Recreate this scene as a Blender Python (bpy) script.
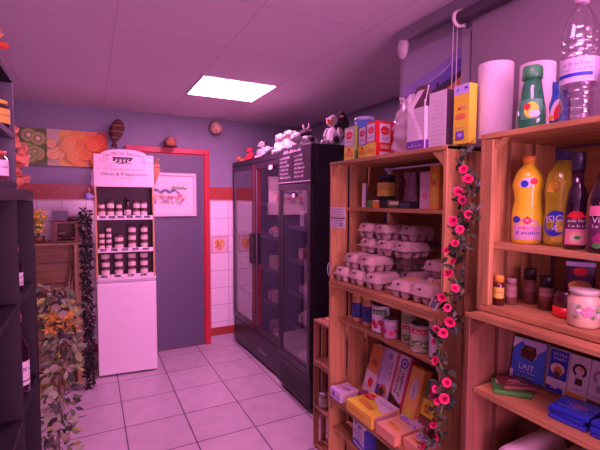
import bpy, bmesh, math, random
from mathutils import Vector, Matrix, Euler, noise
PI = math.pi
S = bpy.context.scene
for o in list(bpy.data.objects): bpy.data.objects.remove(o)
C = bpy.context.collection
# ---------------------------------------------------------------- camera
cam = bpy.data.cameras.new('camera'); co = bpy.data.objects.new('camera', cam); C.objects.link(co)
cam.sensor_width = 36; cam.lens = 406 / 600 * 36; cam.clip_start = 0.02
yaw, pit, rol = math.radians(27.25), math.radians(-3.4), math.radians(0.26)
fw = Vector((math.sin(yaw)*math.cos(pit), math.cos(yaw)*math.cos(pit), math.sin(pit)))
rt = Vector((math.cos(yaw), -math.sin(yaw), 0)); up = rt.cross(fw)
r2 = rt*math.cos(rol) + up*math.sin(rol); u2 = -rt*math.sin(rol) + up*math.cos(rol)
mm = Matrix((r2, u2, -fw)).transposed().to_4x4(); mm.translation = Vector((0, 0, 1.53))
co.matrix_world = mm
S.camera = co
# ---------------------------------------------------------------- world, light, exposure
LIGHT = (1.0, 0.30, 0.74)
W = bpy.data.worlds.new('world'); S.world = W; W.use_nodes = True
W.node_tree.nodes['Background'].inputs[0].default_value = (0.5, 0.25, 0.5, 1)
W.node_tree.nodes['Background'].inputs[1].default_value = 0.15
LAMP_STRENGTH = 29.0
al = bpy.data.lights.new('added_fill_light', 'AREA'); al.shape = 'RECTANGLE'; al.size = 1.5; al.size_y = 1.5; al.energy = 200; al.color = (1.0, 0.32, 0.74)  # added fill light behind the camera, brightens ceiling and back wall
ao = bpy.data.objects.new('added_fill_light', al); C.objects.link(ao); ao.location = (0.55, -2.75, 1.35); ao.rotation_euler = (math.radians(93), 0, 0)
S.view_settings.view_transform = 'Standard'; S.view_settings.look = 'None'
S.view_settings.exposure = 0.0; S.view_settings.gamma = 1.0; S.view_settings.use_curve_mapping = False

# ---------------------------------------------------------------- materials
_mc = {}
def srgb(c):
    return tuple(x/12.92 if x <= 0.04045 else ((x+0.055)/1.055)**2.4 for x in c)
def mat(rgb, rough=0.55, metal=0.0, var=0.12, scale=25.0, bump=0.0, emit=0, trans=0.0, coat=0.0, alpha=None, sheen=0.0):
    """procedural surface: principled with a little noise in the base colour (rgb is linear albedo)"""
    key = (tuple(rgb), rough, metal, var, scale, bump, emit, trans, coat, alpha, sheen)
    if key in _mc: return _mc[key]
    m = bpy.data.materials.new('surface'); m.use_nodes = True
    nt = m.node_tree; N = nt.nodes; L = nt.links; b = N['Principled BSDF']
    b.inputs['Roughness'].default_value = rough; b.inputs['Metallic'].default_value = metal
    tc = N.new('ShaderNodeTexCoord'); nz = N.new('ShaderNodeTexNoise'); nz.inputs['Scale'].default_value = scale
    nz.inputs['Detail'].default_value = 3
    L.new(tc.outputs['Object'], nz.inputs['Vector'])
    mx = N.new('ShaderNodeMix'); mx.data_type = 'RGBA'
    mx.inputs[6].default_value = (*[max(0, c*(1-var)) for c in rgb], 1)
    mx.inputs[7].default_value = (*[min(1, c*(1+var)) for c in rgb], 1)
    L.new(nz.outputs['Fac'], mx.inputs[0]); L.new(mx.outputs[2], b.inputs['Base Color'])
    if bump:
        bp = N.new('ShaderNodeBump'); bp.inputs['Strength'].default_value = bump; bp.inputs['Distance'].default_value = 0.003
        L.new(nz.outputs['Fac'], bp.inputs['Height']); L.new(bp.outputs['Normal'], b.inputs['Normal'])
    if emit:
        b.inputs['Emission Color'].default_value = (*rgb, 1); b.inputs['Emission Strength'].default_value = emit
    if trans: b.inputs['Transmission Weight'].default_value = trans
    if coat: b.inputs['Coat Weight'].default_value = coat
    if alpha is not None: b.inputs['Alpha'].default_value = alpha
    if sheen: b.inputs['Sheen Weight'].default_value = sheen
    _mc[key] = m
    return m
def wood(rgb, axis='z', rough=0.6, dark=0.58):
    key = ('wood', tuple(rgb), axis, rough, dark)
    if key in _mc: return _mc[key]
    m = bpy.data.materials.new('wood'); m.use_nodes = True
    nt = m.node_tree; N = nt.nodes; L = nt.links; b = N['Principled BSDF']; b.inputs['Roughness'].default_value = rough
    tc = N.new('ShaderNodeTexCoord'); mp = N.new('ShaderNodeMapping')
    sc = {'x': (2.5, 40, 40), 'y': (40, 2.5, 40), 'z': (40, 40, 2.5)}[axis]
    mp.inputs['Scale'].default_value = sc
    nz = N.new('ShaderNodeTexNoise'); nz.inputs['Scale'].default_value = 1.0; nz.inputs['Detail'].default_value = 6; nz.inputs['Distortion'].default_value = 1.2
    L.new(tc.outputs['Object'], mp.inputs['Vector']); L.new(mp.outputs['Vector'], nz.inputs['Vector'])
    n2 = N.new('ShaderNodeTexNoise'); n2.inputs['Scale'].default_value = 3.5; L.new(tc.outputs['Object'], n2.inputs['Vector'])
    cr = N.new('ShaderNodeValToRGB'); cr.color_ramp.elements[0].position = 0.3; cr.color_ramp.elements[1].position = 0.62
    cr.color_ramp.elements[0].color = (*[c*dark for c in rgb], 1); cr.color_ramp.elements[1].color = (*rgb, 1)
    L.new(nz.outputs['Fac'], cr.inputs['Fac'])
    mx = N.new('ShaderNodeMix'); mx.data_type = 'RGBA'; mx.blend_type = 'MULTIPLY'; mx.inputs[0].default_value = 0.5
    c2 = N.new('ShaderNodeValToRGB'); c2.color_ramp.elements[0].color = (0.55, 0.5, 0.45, 1); c2.color_ramp.elements[0].position = 0.35; c2.color_ramp.elements[1].position = 0.6
    L.new(n2.outputs['Fac'], c2.inputs['Fac']); L.new(cr.outputs['Color'], mx.inputs[6]); L.new(c2.outputs['Color'], mx.inputs[7])
    L.new(mx.outputs[2], b.inputs['Base Color'])
    bp = N.new('ShaderNodeBump'); bp.inputs['Strength'].default_value = 0.25; bp.inputs['Distance'].default_value = 0.002
    L.new(nz.outputs['Fac'], bp.inputs['Height']); L.new(bp.outputs['Normal'], b.inputs['Normal'])
    _mc[key] = m
    return m
def tiles(rgb, grout, size, origin, plane='xy', rough=0.35, gap=0.004, var=0.06, mottled=0.0, bump=0.2, pits=False):
    """square tiles from the object's own coordinates"""
    m = bpy.data.materials.new('tiles'); m.use_nodes = True
    nt = m.node_tree; N = nt.nodes; L = nt.links; b = N['Principled BSDF']; b.inputs['Roughness'].default_value = rough
    tc = N.new('ShaderNodeTexCoord'); sp = N.new('ShaderNodeSeparateXYZ'); cb = N.new('ShaderNodeCombineXYZ')
    L.new(tc.outputs['Object'], sp.inputs[0])
    for k, ax in enumerate(plane):
        ad = N.new('ShaderNodeMath'); ad.operation = 'SUBTRACT'; ad.inputs[1].default_value = origin[k]
        L.new(sp.outputs['XYZ'.index(ax.upper())], ad.inputs[0]); L.new(ad.outputs[0], cb.inputs[k])
    br = N.new('ShaderNodeTexBrick'); br.offset = 0; br.squash = 1
    br.inputs['Scale'].default_value = 1; br.inputs['Mortar Size'].default_value = gap; br.inputs['Mortar Smooth'].default_value = 0.2
    br.inputs['Brick Width'].default_value = size[0]; br.inputs['Row Height'].default_value = size[1]; br.inputs['Bias'].default_value = 0
    br.inputs['Color1'].default_value = (*[c*(1-var) for c in rgb], 1); br.inputs['Color2'].default_value = (*[min(1, c*(1+var)) for c in rgb], 1)
    br.inputs['Mortar'].default_value = (*grout, 1)
    L.new(cb.outputs[0], br.inputs['Vector'])
    nz = N.new('ShaderNodeTexNoise'); nz.inputs['Scale'].default_value = 9 if not pits else 130; nz.inputs['Detail'].default_value = 5
    L.new(tc.outputs['Object'], nz.inputs['Vector'])
    mx = N.new('ShaderNodeMix'); mx.data_type = 'RGBA'; mx.blend_type = 'MULTIPLY'; mx.inputs[0].default_value = mottled
    L.new(br.outputs['Color'], mx.inputs[6]); L.new(nz.outputs['Fac'], mx.inputs[7]); L.new(mx.outputs[2], b.inputs['Base Color'])
    bp = N.new('ShaderNodeBump'); bp.inputs['Strength'].default_value = bump; bp.inputs['Distance'].default_value = 0.003; bp.invert = True
    L.new(br.outputs['Fac'], bp.inputs['Height'])
    if pits:
        b2 = N.new('ShaderNodeBump'); b2.inputs['Strength'].default_value = 0.35; b2.inputs['Distance'].default_value = 0.003
        L.new(nz.outputs['Fac'], b2.inputs['Height']); L.new(bp.outputs['Normal'], b2.inputs['Normal']); L.new(b2.outputs['Normal'], b.inputs['Normal'])
    else: L.new(bp.outputs['Normal'], b.inputs['Normal'])
    return m
def glass_sheet(tint=(0.9, 0.9, 0.9), ior=1.5, rough=0.02):
    key = ('sheet', tint, ior, rough)
    if key in _mc: return _mc[key]
    m = bpy.data.materials.new('glass_sheet'); m.use_nodes = True
    nt = m.node_tree; N = nt.nodes; L = nt.links; N.remove(N['Principled BSDF']); out = N['Material Output']
    t = N.new('ShaderNodeBsdfTransparent'); t.inputs[0].default_value = (*tint, 1)
    g = N.new('ShaderNodeBsdfGlossy'); g.inputs['Roughness'].default_value = rough; g.inputs[0].default_value = (0.9, 0.9, 0.9, 1)
    f = N.new('ShaderNodeMapRange'); lw = N.new('ShaderNodeLayerWeight'); pw = N.new('ShaderNodeMath'); pw.operation = 'POWER'; pw.inputs[1].default_value = 3
    L.new(lw.outputs['Facing'], pw.inputs[0]); L.new(pw.outputs[0], f.inputs[0]); f.inputs[3].default_value = (ior-1)*.08; f.inputs[4].default_value = 1
    mx = N.new('ShaderNodeMixShader'); L.new(f.outputs[0], mx.inputs[0]); L.new(t.outputs[0], mx.inputs[1]); L.new(g.outputs[0], mx.inputs[2])
    L.new(mx.outputs[0], out.inputs[0])
    _mc[key] = m
    return m

WHITE = mat((0.78, 0.76, 0.76), 0.5, var=0.04)
PAPER = mat((0.75, 0.73, 0.72), 0.8, var=0.06)
BLACK = mat((0.012, 0.011, 0.014), 0.4, var=0.3)
DARK = mat((0.03, 0.025, 0.03), 0.6, var=0.3)
INK = mat((0.03, 0.02, 0.03), 0.7)
RED = mat((0.75, 0.02, 0.03), 0.45)
ORANGE = mat((0.85, 0.38, 0.04), 0.5)
YELLOW = mat((0.85, 0.85, 0.05), 0.5)
GOLD = mat((0.75, 0.6, 0.08), 0.4)
BLUE = mat((0.03, 0.06, 0.5), 0.4)
SKY = mat((0.12, 0.3, 0.75), 0.45)
PURPLE = mat((0.18, 0.08, 0.5), 0.5)
LILAC = mat((0.6, 0.55, 0.85), 0.5)
GREEN = mat((0.08, 0.3, 0.06), 0.5)
LIME = mat((0.35, 0.55, 0.08), 0.5)
PINK = mat((0.8, 0.25, 0.35), 0.5)
CREAM = mat((0.8, 0.7, 0.5), 0.6)
BROWN = mat((0.16, 0.06, 0.03), 0.5)
CHOC = mat((0.09, 0.03, 0.015), 0.4)
BISCUIT = mat((0.6, 0.3, 0.1), 0.6)
SILVER = mat((0.6, 0.6, 0.62), 0.3, 0.9)
GREY = mat((0.3, 0.3, 0.32), 0.5)
PINE = (0.60, 0.33, 0.12)
WY, WZ, WX = wood(PINE, 'y'), wood(PINE, 'z'), wood(PINE, 'x')
OLD = (0.48, 0.30, 0.14)

# ---------------------------------------------------------------- geometry collector
_txt = {}
def text_mesh(s):
    if s in _txt: return _txt[s]
    cu = bpy.data.curves.new('lettering', 'FONT'); cu.body = s; cu.size = 1; cu.align_x = 'CENTER'; cu.align_y = 'CENTER'; cu.resolution_u = 2
    ob = bpy.data.objects.new('lettering', cu); me = bpy.data.meshes.new_from_object(ob)
    _txt[s] = ([v.co.copy() for v in me.vertices], [list(p.vertices) for p in me.polygons])
    bpy.data.objects.remove(ob); bpy.data.curves.remove(cu); bpy.data.meshes.remove(me)
    return _txt[s]
class G:
    def __init__(s): s.bm = bmesh.new(); s.m = []
    def mi(s, m):
        if m not in s.m: s.m.append(m)
        return s.m.index(m)
    def faces(s, vs, fs, m, smooth=False):
        k = s.mi(m); V = [s.bm.verts.new(v) for v in vs]
        for f in fs:
            try:
                fc = s.bm.faces.new([V[i] for i in f]); fc.material_index = k; fc.smooth = smooth
            except ValueError: pass
        return V
    def box(s, c, d, m, rot=None, taper=1.0):
        R = Euler(rot).to_matrix() if rot else Matrix.Identity(3)
        vs = []
        for z in (-1, 1):
            t = taper if z > 0 else 1
            for x, y in ((-1, -1), (1, -1), (1, 1), (-1, 1)):
                vs.append(R @ Vector((x*d[0]/2*t, y*d[1]/2*t, z*d[2]/2)) + Vector(c))
        s.faces(vs, [(3, 2, 1, 0), (4, 5, 6, 7), (0, 1, 5, 4), (1, 2, 6, 5), (2, 3, 7, 6), (3, 0, 4, 7)], m)
        return s
    def bx(s, x0, x1, y0, y1, z0, z1, m): return s.box(((x0+x1)/2, (y0+y1)/2, (z0+z1)/2), (abs(x1-x0), abs(y1-y0), abs(z1-z0)), m)
    def lathe(s, prof, m, seg=20, c=(0, 0, 0), sx=1, sy=1, rot=None, twist=None, smooth=True):
        R = Euler(rot).to_matrix() if rot else Matrix.Identity(3); c = Vector(c)
        vs = []; rings = []
        for r, z in prof:
            if r <= 1e-6: rings.append([len(vs)]); vs.append(R @ Vector((0, 0, z)) + c)
            else:
                ring = []
                for k in range(seg):
                    a = 2*PI*k/seg; rr = r*(twist(a, z) if twist else 1)
                    ring.append(len(vs)); vs.append(R @ Vector((rr*math.cos(a)*sx, rr*math.sin(a)*sy, z)) + c)
                rings.append(ring)
        fs = []
        for A, B in zip(rings, rings[1:]):
            for k in range(seg):
                k2 = (k+1) % seg
                if len(A) == 1 and len(B) == 1: continue
                if len(A) == 1: fs.append((A[0], B[k2], B[k]))
                elif len(B) == 1: fs.append((A[k], A[k2], B[0]))
                else: fs.append((A[k], A[k2], B[k2], B[k]))
        s.faces(vs, fs, m, smooth); return s
    def cyl(s, c, r, h, m, seg=20, rot=None, r2=None):
        r2 = r if r2 is None else r2
        return s.lathe([(0, 0), (r, 0), (r2, h), (0, h)], m, seg, c, rot=rot, smooth=False)
    def tube(s, pts, r, m, seg=6):
        pts = [Vector(p) for p in pts]; rr = r if isinstance(r, (list, tuple)) else [r]*len(pts)
        vs = []; n = len(pts)
        for i, p in enumerate(pts):
            t = (pts[min(i+1, n-1)] - pts[max(i-1, 0)]).normalized()
            a = t.cross(Vector((0, 0, 1)) if abs(t.z) < 0.9 else Vector((1, 0, 0))).normalized(); b = t.cross(a)
            for k in range(seg):
                an = 2*PI*k/seg; vs.append(p + (a*math.cos(an) + b*math.sin(an))*rr[i])
        fs = [(i*seg+k, i*seg+(k+1) % seg, (i+1)*seg+(k+1) % seg, (i+1)*seg+k) for i in range(n-1) for k in range(seg)]
        fs += [tuple(range(seg-1, -1, -1)), tuple(range((n-1)*seg, n*seg))]
        s.faces(vs, fs, m, True); return s
    def blob(s, c, r, m, sub=2, amp=0.0, fr=8.0, rot=None, seed=0):
        t = bmesh.new(); bmesh.ops.create_icosphere(t, subdivisions=sub, radius=1)
        R = Euler(rot).to_matrix() if rot else Matrix.Identity(3); rv = (r, r, r) if not isinstance(r, (tuple, list)) else r
        vs = []
        for v in t.verts:
            p = v.co.copy(); k = 1 + amp*noise.noise(p*fr*0.3 + Vector((seed*3.1, seed, 0))) if amp else 1
            vs.append(R @ Vector((p.x*rv[0]*k, p.y*rv[1]*k, p.z*rv[2]*k)) + Vector(c))
        t.verts.index_update()
        s.faces(vs, [tuple(v.index for v in f.verts) for f in t.faces], m, True); t.free(); return s
    def prism(s, pts, ext, m):
        n = len(pts); e = Vector(ext); vs = [Vector(p) for p in pts] + [Vector(p)+e for p in pts]
        s.faces(vs, [tuple(range(n-1, -1, -1)), tuple(range(n, 2*n))] + [(i, (i+1) % n, n+(i+1) % n, n+i) for i in range(n)], m); return s
    def grid(s, fn, nu, nv, m, smooth=True):
        vs = [fn(i/nu, j/nv) for j in range(nv+1) for i in range(nu+1)]
        s.faces(vs, [(j*(nu+1)+i, j*(nu+1)+i+1, (j+1)*(nu+1)+i+1, (j+1)*(nu+1)+i) for j in range(nv) for i in range(nu)], m, smooth); return s
    def out(s, name, parent=None, loc=None, rot=None, bevel=0, label=None, recalc=True, thick=0, remesh=0, fuzz=0):
        if recalc: bmesh.ops.recalc_face_normals(s.bm, faces=s.bm.faces)
        me = bpy.data.meshes.new(name); s.bm.to_mesh(me); s.bm.free()
        for m in s.m: me.materials.append(m)
        o = bpy.data.objects.new(name, me); C.objects.link(o)
        if parent: o.parent = parent
        if loc: o.location = loc
        if rot: o.rotation_euler = rot
        if bevel:
            b = o.modifiers.new('bevel', 'BEVEL'); b.width = bevel; b.segments = 2; b.limit_method = 'ANGLE'; b.angle_limit = 0.9
        if thick:
            b = o.modifiers.new('solid', 'SOLIDIFY'); b.thickness = thick
        if remesh:
            b = o.modifiers.new('remesh', 'REMESH'); b.mode = 'VOXEL'; b.voxel_size = remesh; b.use_smooth_shade = True
        if fuzz:
            tx = bpy.data.textures.new('fuzz', 'CLOUDS'); tx.noise_scale = 0.012
            b = o.modifiers.new('fuzz', 'DISPLACE'); b.texture = tx; b.strength = fuzz; b.mid_level = 0.5
        if label: o['label'] = label
        return o
# flat or wrapped print frames: x to the reader's right, y up, l = ink layer
class Flat:
    def __init__(s, g, o, u, v): s.g = g; s.o = Vector(o); s.u = Vector(u).normalized(); s.v = Vector(v).normalized(); s.n = s.u.cross(s.v); s.seg = 1
    def P(s, x, y, l): return s.o + s.u*x + s.v*y + s.n*(0.0005*l)
class Wrap:
    def __init__(s, g, c, R, a): s.g = g; s.c = Vector(c); s.R = R; s.a = a; s.seg = 24
    def P(s, x, y, l):
        R = s.R(y) if callable(s.R) else s.R
        a = s.a + x/R; q = R + 0.0005*l; return s.c + Vector((q*math.cos(a), q*math.sin(a), y))
def p_rect(f, x0, y0, x1, y1, m, l=1):
    n = f.seg; f.g.grid(lambda u, v: f.P(x0+(x1-x0)*u, y0+(y1-y0)*v, l), n, 1 if not callable(getattr(f, 'R', 0)) else 6, m, False)
def p_disc(f, cx, cy, rx, ry, m, l=2, seg=20, a0=0, a1=2*PI, rot=0):
    vs = [f.P(cx, cy, l)]
    for k in range(seg+1):
        a = a0+(a1-a0)*k/seg; x, y = rx*math.cos(a), ry*math.sin(a)
        vs.append(f.P(cx+x*math.cos(rot)-y*math.sin(rot), cy+x*math.sin(rot)+y*math.cos(rot), l))
    f.g.faces(vs, [(0, k+1, k+2) for k in range(seg)], m)
def p_ring(f, cx, cy, r, w, m, l=2, seg=20, a0=0, a1=2*PI):
    vs = []
    for k in range(seg+1):
        a = a0+(a1-a0)*k/seg
        for q in (r-w/2, r+w/2): vs.append(f.P(cx+q*math.cos(a), cy+q*math.sin(a), l))
    f.g.faces(vs, [(2*k, 2*k+1, 2*k+3, 2*k+2) for k in range(seg)], m)
def p_poly(f, pts, m, l=2): f.g.faces([f.P(x, y, l) for x, y in pts], [tuple(range(len(pts)))], m)
def p_text(f, s, cx, cy, size, m, l=3, rot=0, sx=1.0):
    vs, fs = text_mesh(s); c, q = math.cos(rot), math.sin(rot)
    f.g.faces([f.P(cx+(v.x*sx*c-v.y*q)*size, cy+(v.x*sx*q+v.y*c)*size, l) for v in vs], fs, m)
def p_scrib(f, x0, y, x1, h, m, l=3, seed=0, rot=0, w=None):
    """a line of hand or small print too fine to read"""
    rnd = random.Random(seed); x = x0; w = w or h*0.22; c, q = math.cos(rot), math.sin(rot)
    def T(px, py): return (x0+(px-x0)*c-(py-y)*q, y+(px-x0)*q+(py-y)*c)
    while x < x1-h*0.3:
        hh = h*rnd.choice((0.55, 0.6, 0.95)); sl = h*0.12
        p_poly(f, [T(x, y), T(x+w, y), T(x+w+sl, y+hh), T(x+sl, y+hh)], m, l)
        yy = y+rnd.choice((0, hh*0.45, hh-w))
        p_poly(f, [T(x, yy), T(x+h*0.4, yy), T(x+h*0.4, yy+w), T(x, yy+w)], m, l)
        x += h*rnd.choice((0.45, 0.5, 0.55, 0.9))
def thing(name, label, cat, loc=(0, 0, 0), rz=0, group=None, rot=None):
    o = bpy.data.objects.new(name, None); C.objects.link(o); o.empty_display_size = 0.05
    o.location = loc; o.rotation_euler = rot if rot else (0, 0, rz); o['label'] = label; o['category'] = cat
    if group: o['group'] = group
    return o
def tag(o, label, cat, group=None, kind=None):
    o['label'] = label; o['category'] = cat
    if group: o['group'] = group
    if kind: o['kind'] = kind
    return o
def struct(o): o['kind'] = 'structure'; return o
def copy_tree(o, parent=None):
    c = o.copy(); C.objects.link(c); c.parent = parent
    for ch in list(o.children): copy_tree(ch, c)
    return c
def dup(o, loc, rz, label, group=None):
    c = copy_tree(o); c.location = loc; c.rotation_euler = (0, 0, rz); c['label'] = label
    if group: c['group'] = group
    return c

#SECTION structure
XR, XF, XL, YB, YF, ZC, YN = 1.42, 2.25, -0.62, 4.25, -2.5, 2.38, 1.65
floor_m = tiles((0.56, 0.50, 0.53), (0.06, 0.045, 0.055), (0.393, 0.388), (0.172-0.393*5, 2.895-0.388*20), 'xy', 0.28, 0.0045, 0.05, 0.35)
struct(G().bx(XL-.1, XF+.1, YF-.1, YB+.1, -.1, 0, floor_m).out('floor'))
ceil_m = tiles((0.84, 0.78, 0.80), (0.72, 0.66, 0.69), (0.564, 0.545), (0.125-0.564*6, 2.24-0.545*12), 'xy', 0.9, 0.005, 0.02, 0.2, 0.22, True)
struct(G().bx(XL-.1, XF+.1, YF-.1, YB+.1, ZC, ZC+.1, ceil_m).out('ceiling'))
PAINT = mat((0.25, 0.25, 0.32), 0.7, var=0.08, scale=6, bump=0.1)
PAINT2 = mat((0.30, 0.28, 0.32), 0.7, var=0.08, scale=6, bump=0.1)
struct(G().bx(XL-.1, XF+.1, YB, YB+.1, 0, ZC, PAINT).out('wall_back'))
struct(G().bx(XL-.1, XL, YF, YB, 0, ZC, PAINT).out('wall_left'))
g = G(); g.bx(XL-.1, -.25, YF-.1, YF, 0, ZC, PAINT); g.bx(1.35, XF+.1, YF-.1, YF, 0, ZC, PAINT); g.bx(-.25, 1.35, YF-.1, YF, 0, .55, PAINT); g.bx(-.25, 1.35, YF-.1, YF, 2.15, ZC, PAINT)
struct(g.out('wall_front'))
w2 = bpy.data.objects.new('added_fill_window', None); C.objects.link(w2); w2.location = (.55, YF-.05, .55); struct(w2)  # invented window out of view, added so fill light enters from the front
g = G(); WF = mat((0.5, 0.48, 0.52), 0.4)
for a, b, c, d in ((-.8, -.75, 0, 1.6), (.75, .8, 0, 1.6), (-.75, .75, 0, .05), (-.75, .75, 1.55, 1.6), (-.02, .02, .05, 1.55)): g.bx(a+.001, b-.001, -.03, .03, c+.001, d-.001, WF)
struct(g.out('window_frame', w2))
struct(G().bx(-.75, .75, -.004, .004, .05, 1.55, glass_sheet((.97, .97, .97), 1.45)).out('window_pane', w2))
struct(G().bx(XF, XF+.1, YN, YB, 0, ZC, PAINT).out('wall_far_right'))
struct(G().bx(XR, XF+.1, YF, YN, 0, ZC, PAINT2).out('wall_right'))
# tiled dado on the back wall, left and right of the door
tile_m = tiles((0.80, 0.76, 0.78), (0.42, 0.36, 0.42), (0.193, 0.1865), (1.12-0.193*20, 0.967-0.1865*6), 'xz', 0.15, 0.003, 0.02, 0.0)
for k, (a, b) in enumerate(((XL, 0.31), (1.115, XF))):
    struct(G().bx(a, b, YB-.012, YB, 0.165, 1.535, tile_m).out('trim_%d' % (k+1)))
    g = G(); BR = mat((0.36, 0.055, 0.035), 0.4); g.bx(a, b, YB-.014, YB, 1.535, 1.67, BR)
    fr = Flat(g, (a, YB-.0145, 1.535), (1, 0, 0), (0, 0, 1)); PL = mat((0.5, 0.15, 0.09), 0.5)
    x = 0.02; q = 0
    while x < b-a-.13:
        y0, y1 = (0.012, 0.122) if q % 2 == 0 else (0.122, 0.012)
        p_poly(fr, [(x, y0), (x+.007, y0), (x+.137, y1), (x+.13, y1)], PL, 1); x += .13; q += 1
    g.bx(a, b, YB-.017, YB, 1.532, 1.542, PL)
    struct(g.out('trim_%d' % (k+3), recalc=False))
    struct(G().bx(a, b, YB-.014, YB, 0.076, 0.165, BR).out('trim_%d' % (k+10)))
    struct(G().bx(a, b, YB-.018, YB, 0, 0.076, mat((0.5, 0.42, 0.46), 0.4)).out('baseboard_back' if k else 'baseboard_back_left'))
# flower motif tiles in the dado
for k, x0 in enumerate((1.12, 1.506, 1.892)):
    g = G(); g.bx(x0+.003, x0+.190, YB-.0135, YB-.011, 0.967, 1.149, mat((0.76, 0.6, 0.6), 0.2, var=0.03)); fr = Flat(g, (x0+.003, YB-.0138, 0.967), (1, 0, 0), (0, 0, 1))
    LN = mat((0.28, 0.14, 0.1), 0.4)
    for a, b, c, d in ((0.008, 0.008, 0.18, 0.012), (0.008, 0.171, 0.18, 0.175), (0.008, 0.008, 0.012, 0.175), (0.176, 0.008, 0.18, 0.175)): p_rect(fr, a, b, c, d, LN)
    rnd = random.Random(k)
    for i in range(7): p_disc(fr, 0.047+.1*rnd.random(), 0.05+.085*rnd.random(), .024, .011, mat((0.35, 0.3, 0.08), 0.4), 1, 8, rot=rnd.random()*6)
    for i, (x, y) in enumerate(((.06, .07), (.125, .07), (.06, .115), (.125, .115), (.093, .09), (.093, .135), (.093, .05))):
        for j in range(6):
            a = j*PI/3; p_disc(fr, x+.011*math.cos(a), y+.011*math.sin(a), .009, .007, ORANGE if i % 2 else mat((0.6, 0.1, 0.04), 0.4), 2, 8, rot=a)
        p_disc(fr, x, y, .006, .006, YELLOW, 3, 8)
    struct(g.out('trim_%d' % (k+5), recalc=False))
# door
dr = bpy.data.objects.new('door_1', None); C.objects.link(dr); dr.location = (0.36, YB, 0); struct(dr)
FR = mat((0.50, 0.03, 0.05), 0.35, var=0.05)
g = G(); g.bx(-.055, 0, -.035, 0, 0, 2.0, FR); g.bx(.695, .75, -.035, 0, 0, 2.0, FR); g.bx(-.055, .75, -.035, 0, 2.0, 2.055, FR)
g.bx(-.01, .705, -.02, 0, 0, 2.0, mat((0.4, 0.01, 0.03), 0.4)); struct(g.out('door_frame', dr, bevel=.004))
g = G(); g.bx(.01, .683, -.026, -.02, .008, 1.985, mat((0.10, 0.095, 0.145), 0.45, var=0.05, scale=4)); struct(g.out('door_leaf', dr, bevel=.002))
g = G(); g.cyl((.06, -.028, 1.0), .025, .008, SILVER, rot=(PI/2, 0, 0)); g.tube([(.06, -.03, 1.0), (.06, -.075, 1.0), (.16, -.08, 1.0)], .009, SILVER, 8); struct(g.out('door_handle', dr))
g = G(); HM = mat((0.3, 0.02, 0.04), 0.4)
for z in (0.35, 0.66): g.bx(.683, .697, -.04, -.02, z, z+.07, HM)
struct(g.out('door_hinge', dr))
# coving on the near right wall
struct(G().bx(XR-.035, XR, YF, YN+.0, ZC-.06, ZC, PAINT2).out('trim_8', bevel=.008))
struct(G().bx(XR-.0, XF, YN, YN+.03, ZC-.05, ZC, PAINT).out('trim_9'))
# window behind the blind
wn = bpy.data.objects.new('window_1', None); C.objects.link(wn); wn.location = (XR, 0.5, 1.2); struct(wn)
g = G(); WF = mat((0.5, 0.48, 0.52), 0.4)
for y0, y1, z0, z1 in ((.69, .735, 0, 1.02), (-.735, -.69, 0, 1.02), (-.735, .735, -.045, 0), (-.735, .735, 1.02, 1.065)): g.bx(-.03, -.001, y0, y1, z0, z1, WF)
struct(g.out('window_frame', wn, bevel=.004))
g = G(); g.bx(-.012, -.006, -.69, .69, 0, 1.02, mat((0.25, 0.2, 0.3), 0.1)); struct(g.out('window_pane', wn))

#SECTION lights
def panel(x, y, label, k=1.0):
    t = thing('ceiling_light', label, 'ceiling light', (x, y, ZC), group='ceiling light panels')
    g = G(); E1 = mat((0.7, 0.6, 0.68), 0.4)
    for s in (-1, 1): g.box((s*.274, 0, -.0045), (.014, .545, .008), E1); g.box((0, s*.266, -.0045), (.562, .014, .008), E1)
    g.out('frame', t)
    m = bpy.data.materials.new('lamp'); m.use_nodes = True; nt = m.node_tree; nt.nodes.remove(nt.nodes['Principled BSDF'])
    e = nt.nodes.new('ShaderNodeEmission'); e.inputs[0].default_value = (*LIGHT, 1); e.inputs[1].default_value = LAMP_STRENGTH*k
    nt.links.new(e.outputs[0], nt.nodes['Material Output'].inputs[0])
    G().box((0, 0, -.004), (.534, .516, .006), m).out('diffuser', t)
panel(0.971, 3.058, 'lit square panel light in the ceiling above the tall fridges', 1.9)
panel(0.407, 0.333, 'lit square panel light in the ceiling over the near crates', 0.65)
panel(0.407, -1.302, 'lit square panel light at the front end of the ceiling')

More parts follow.
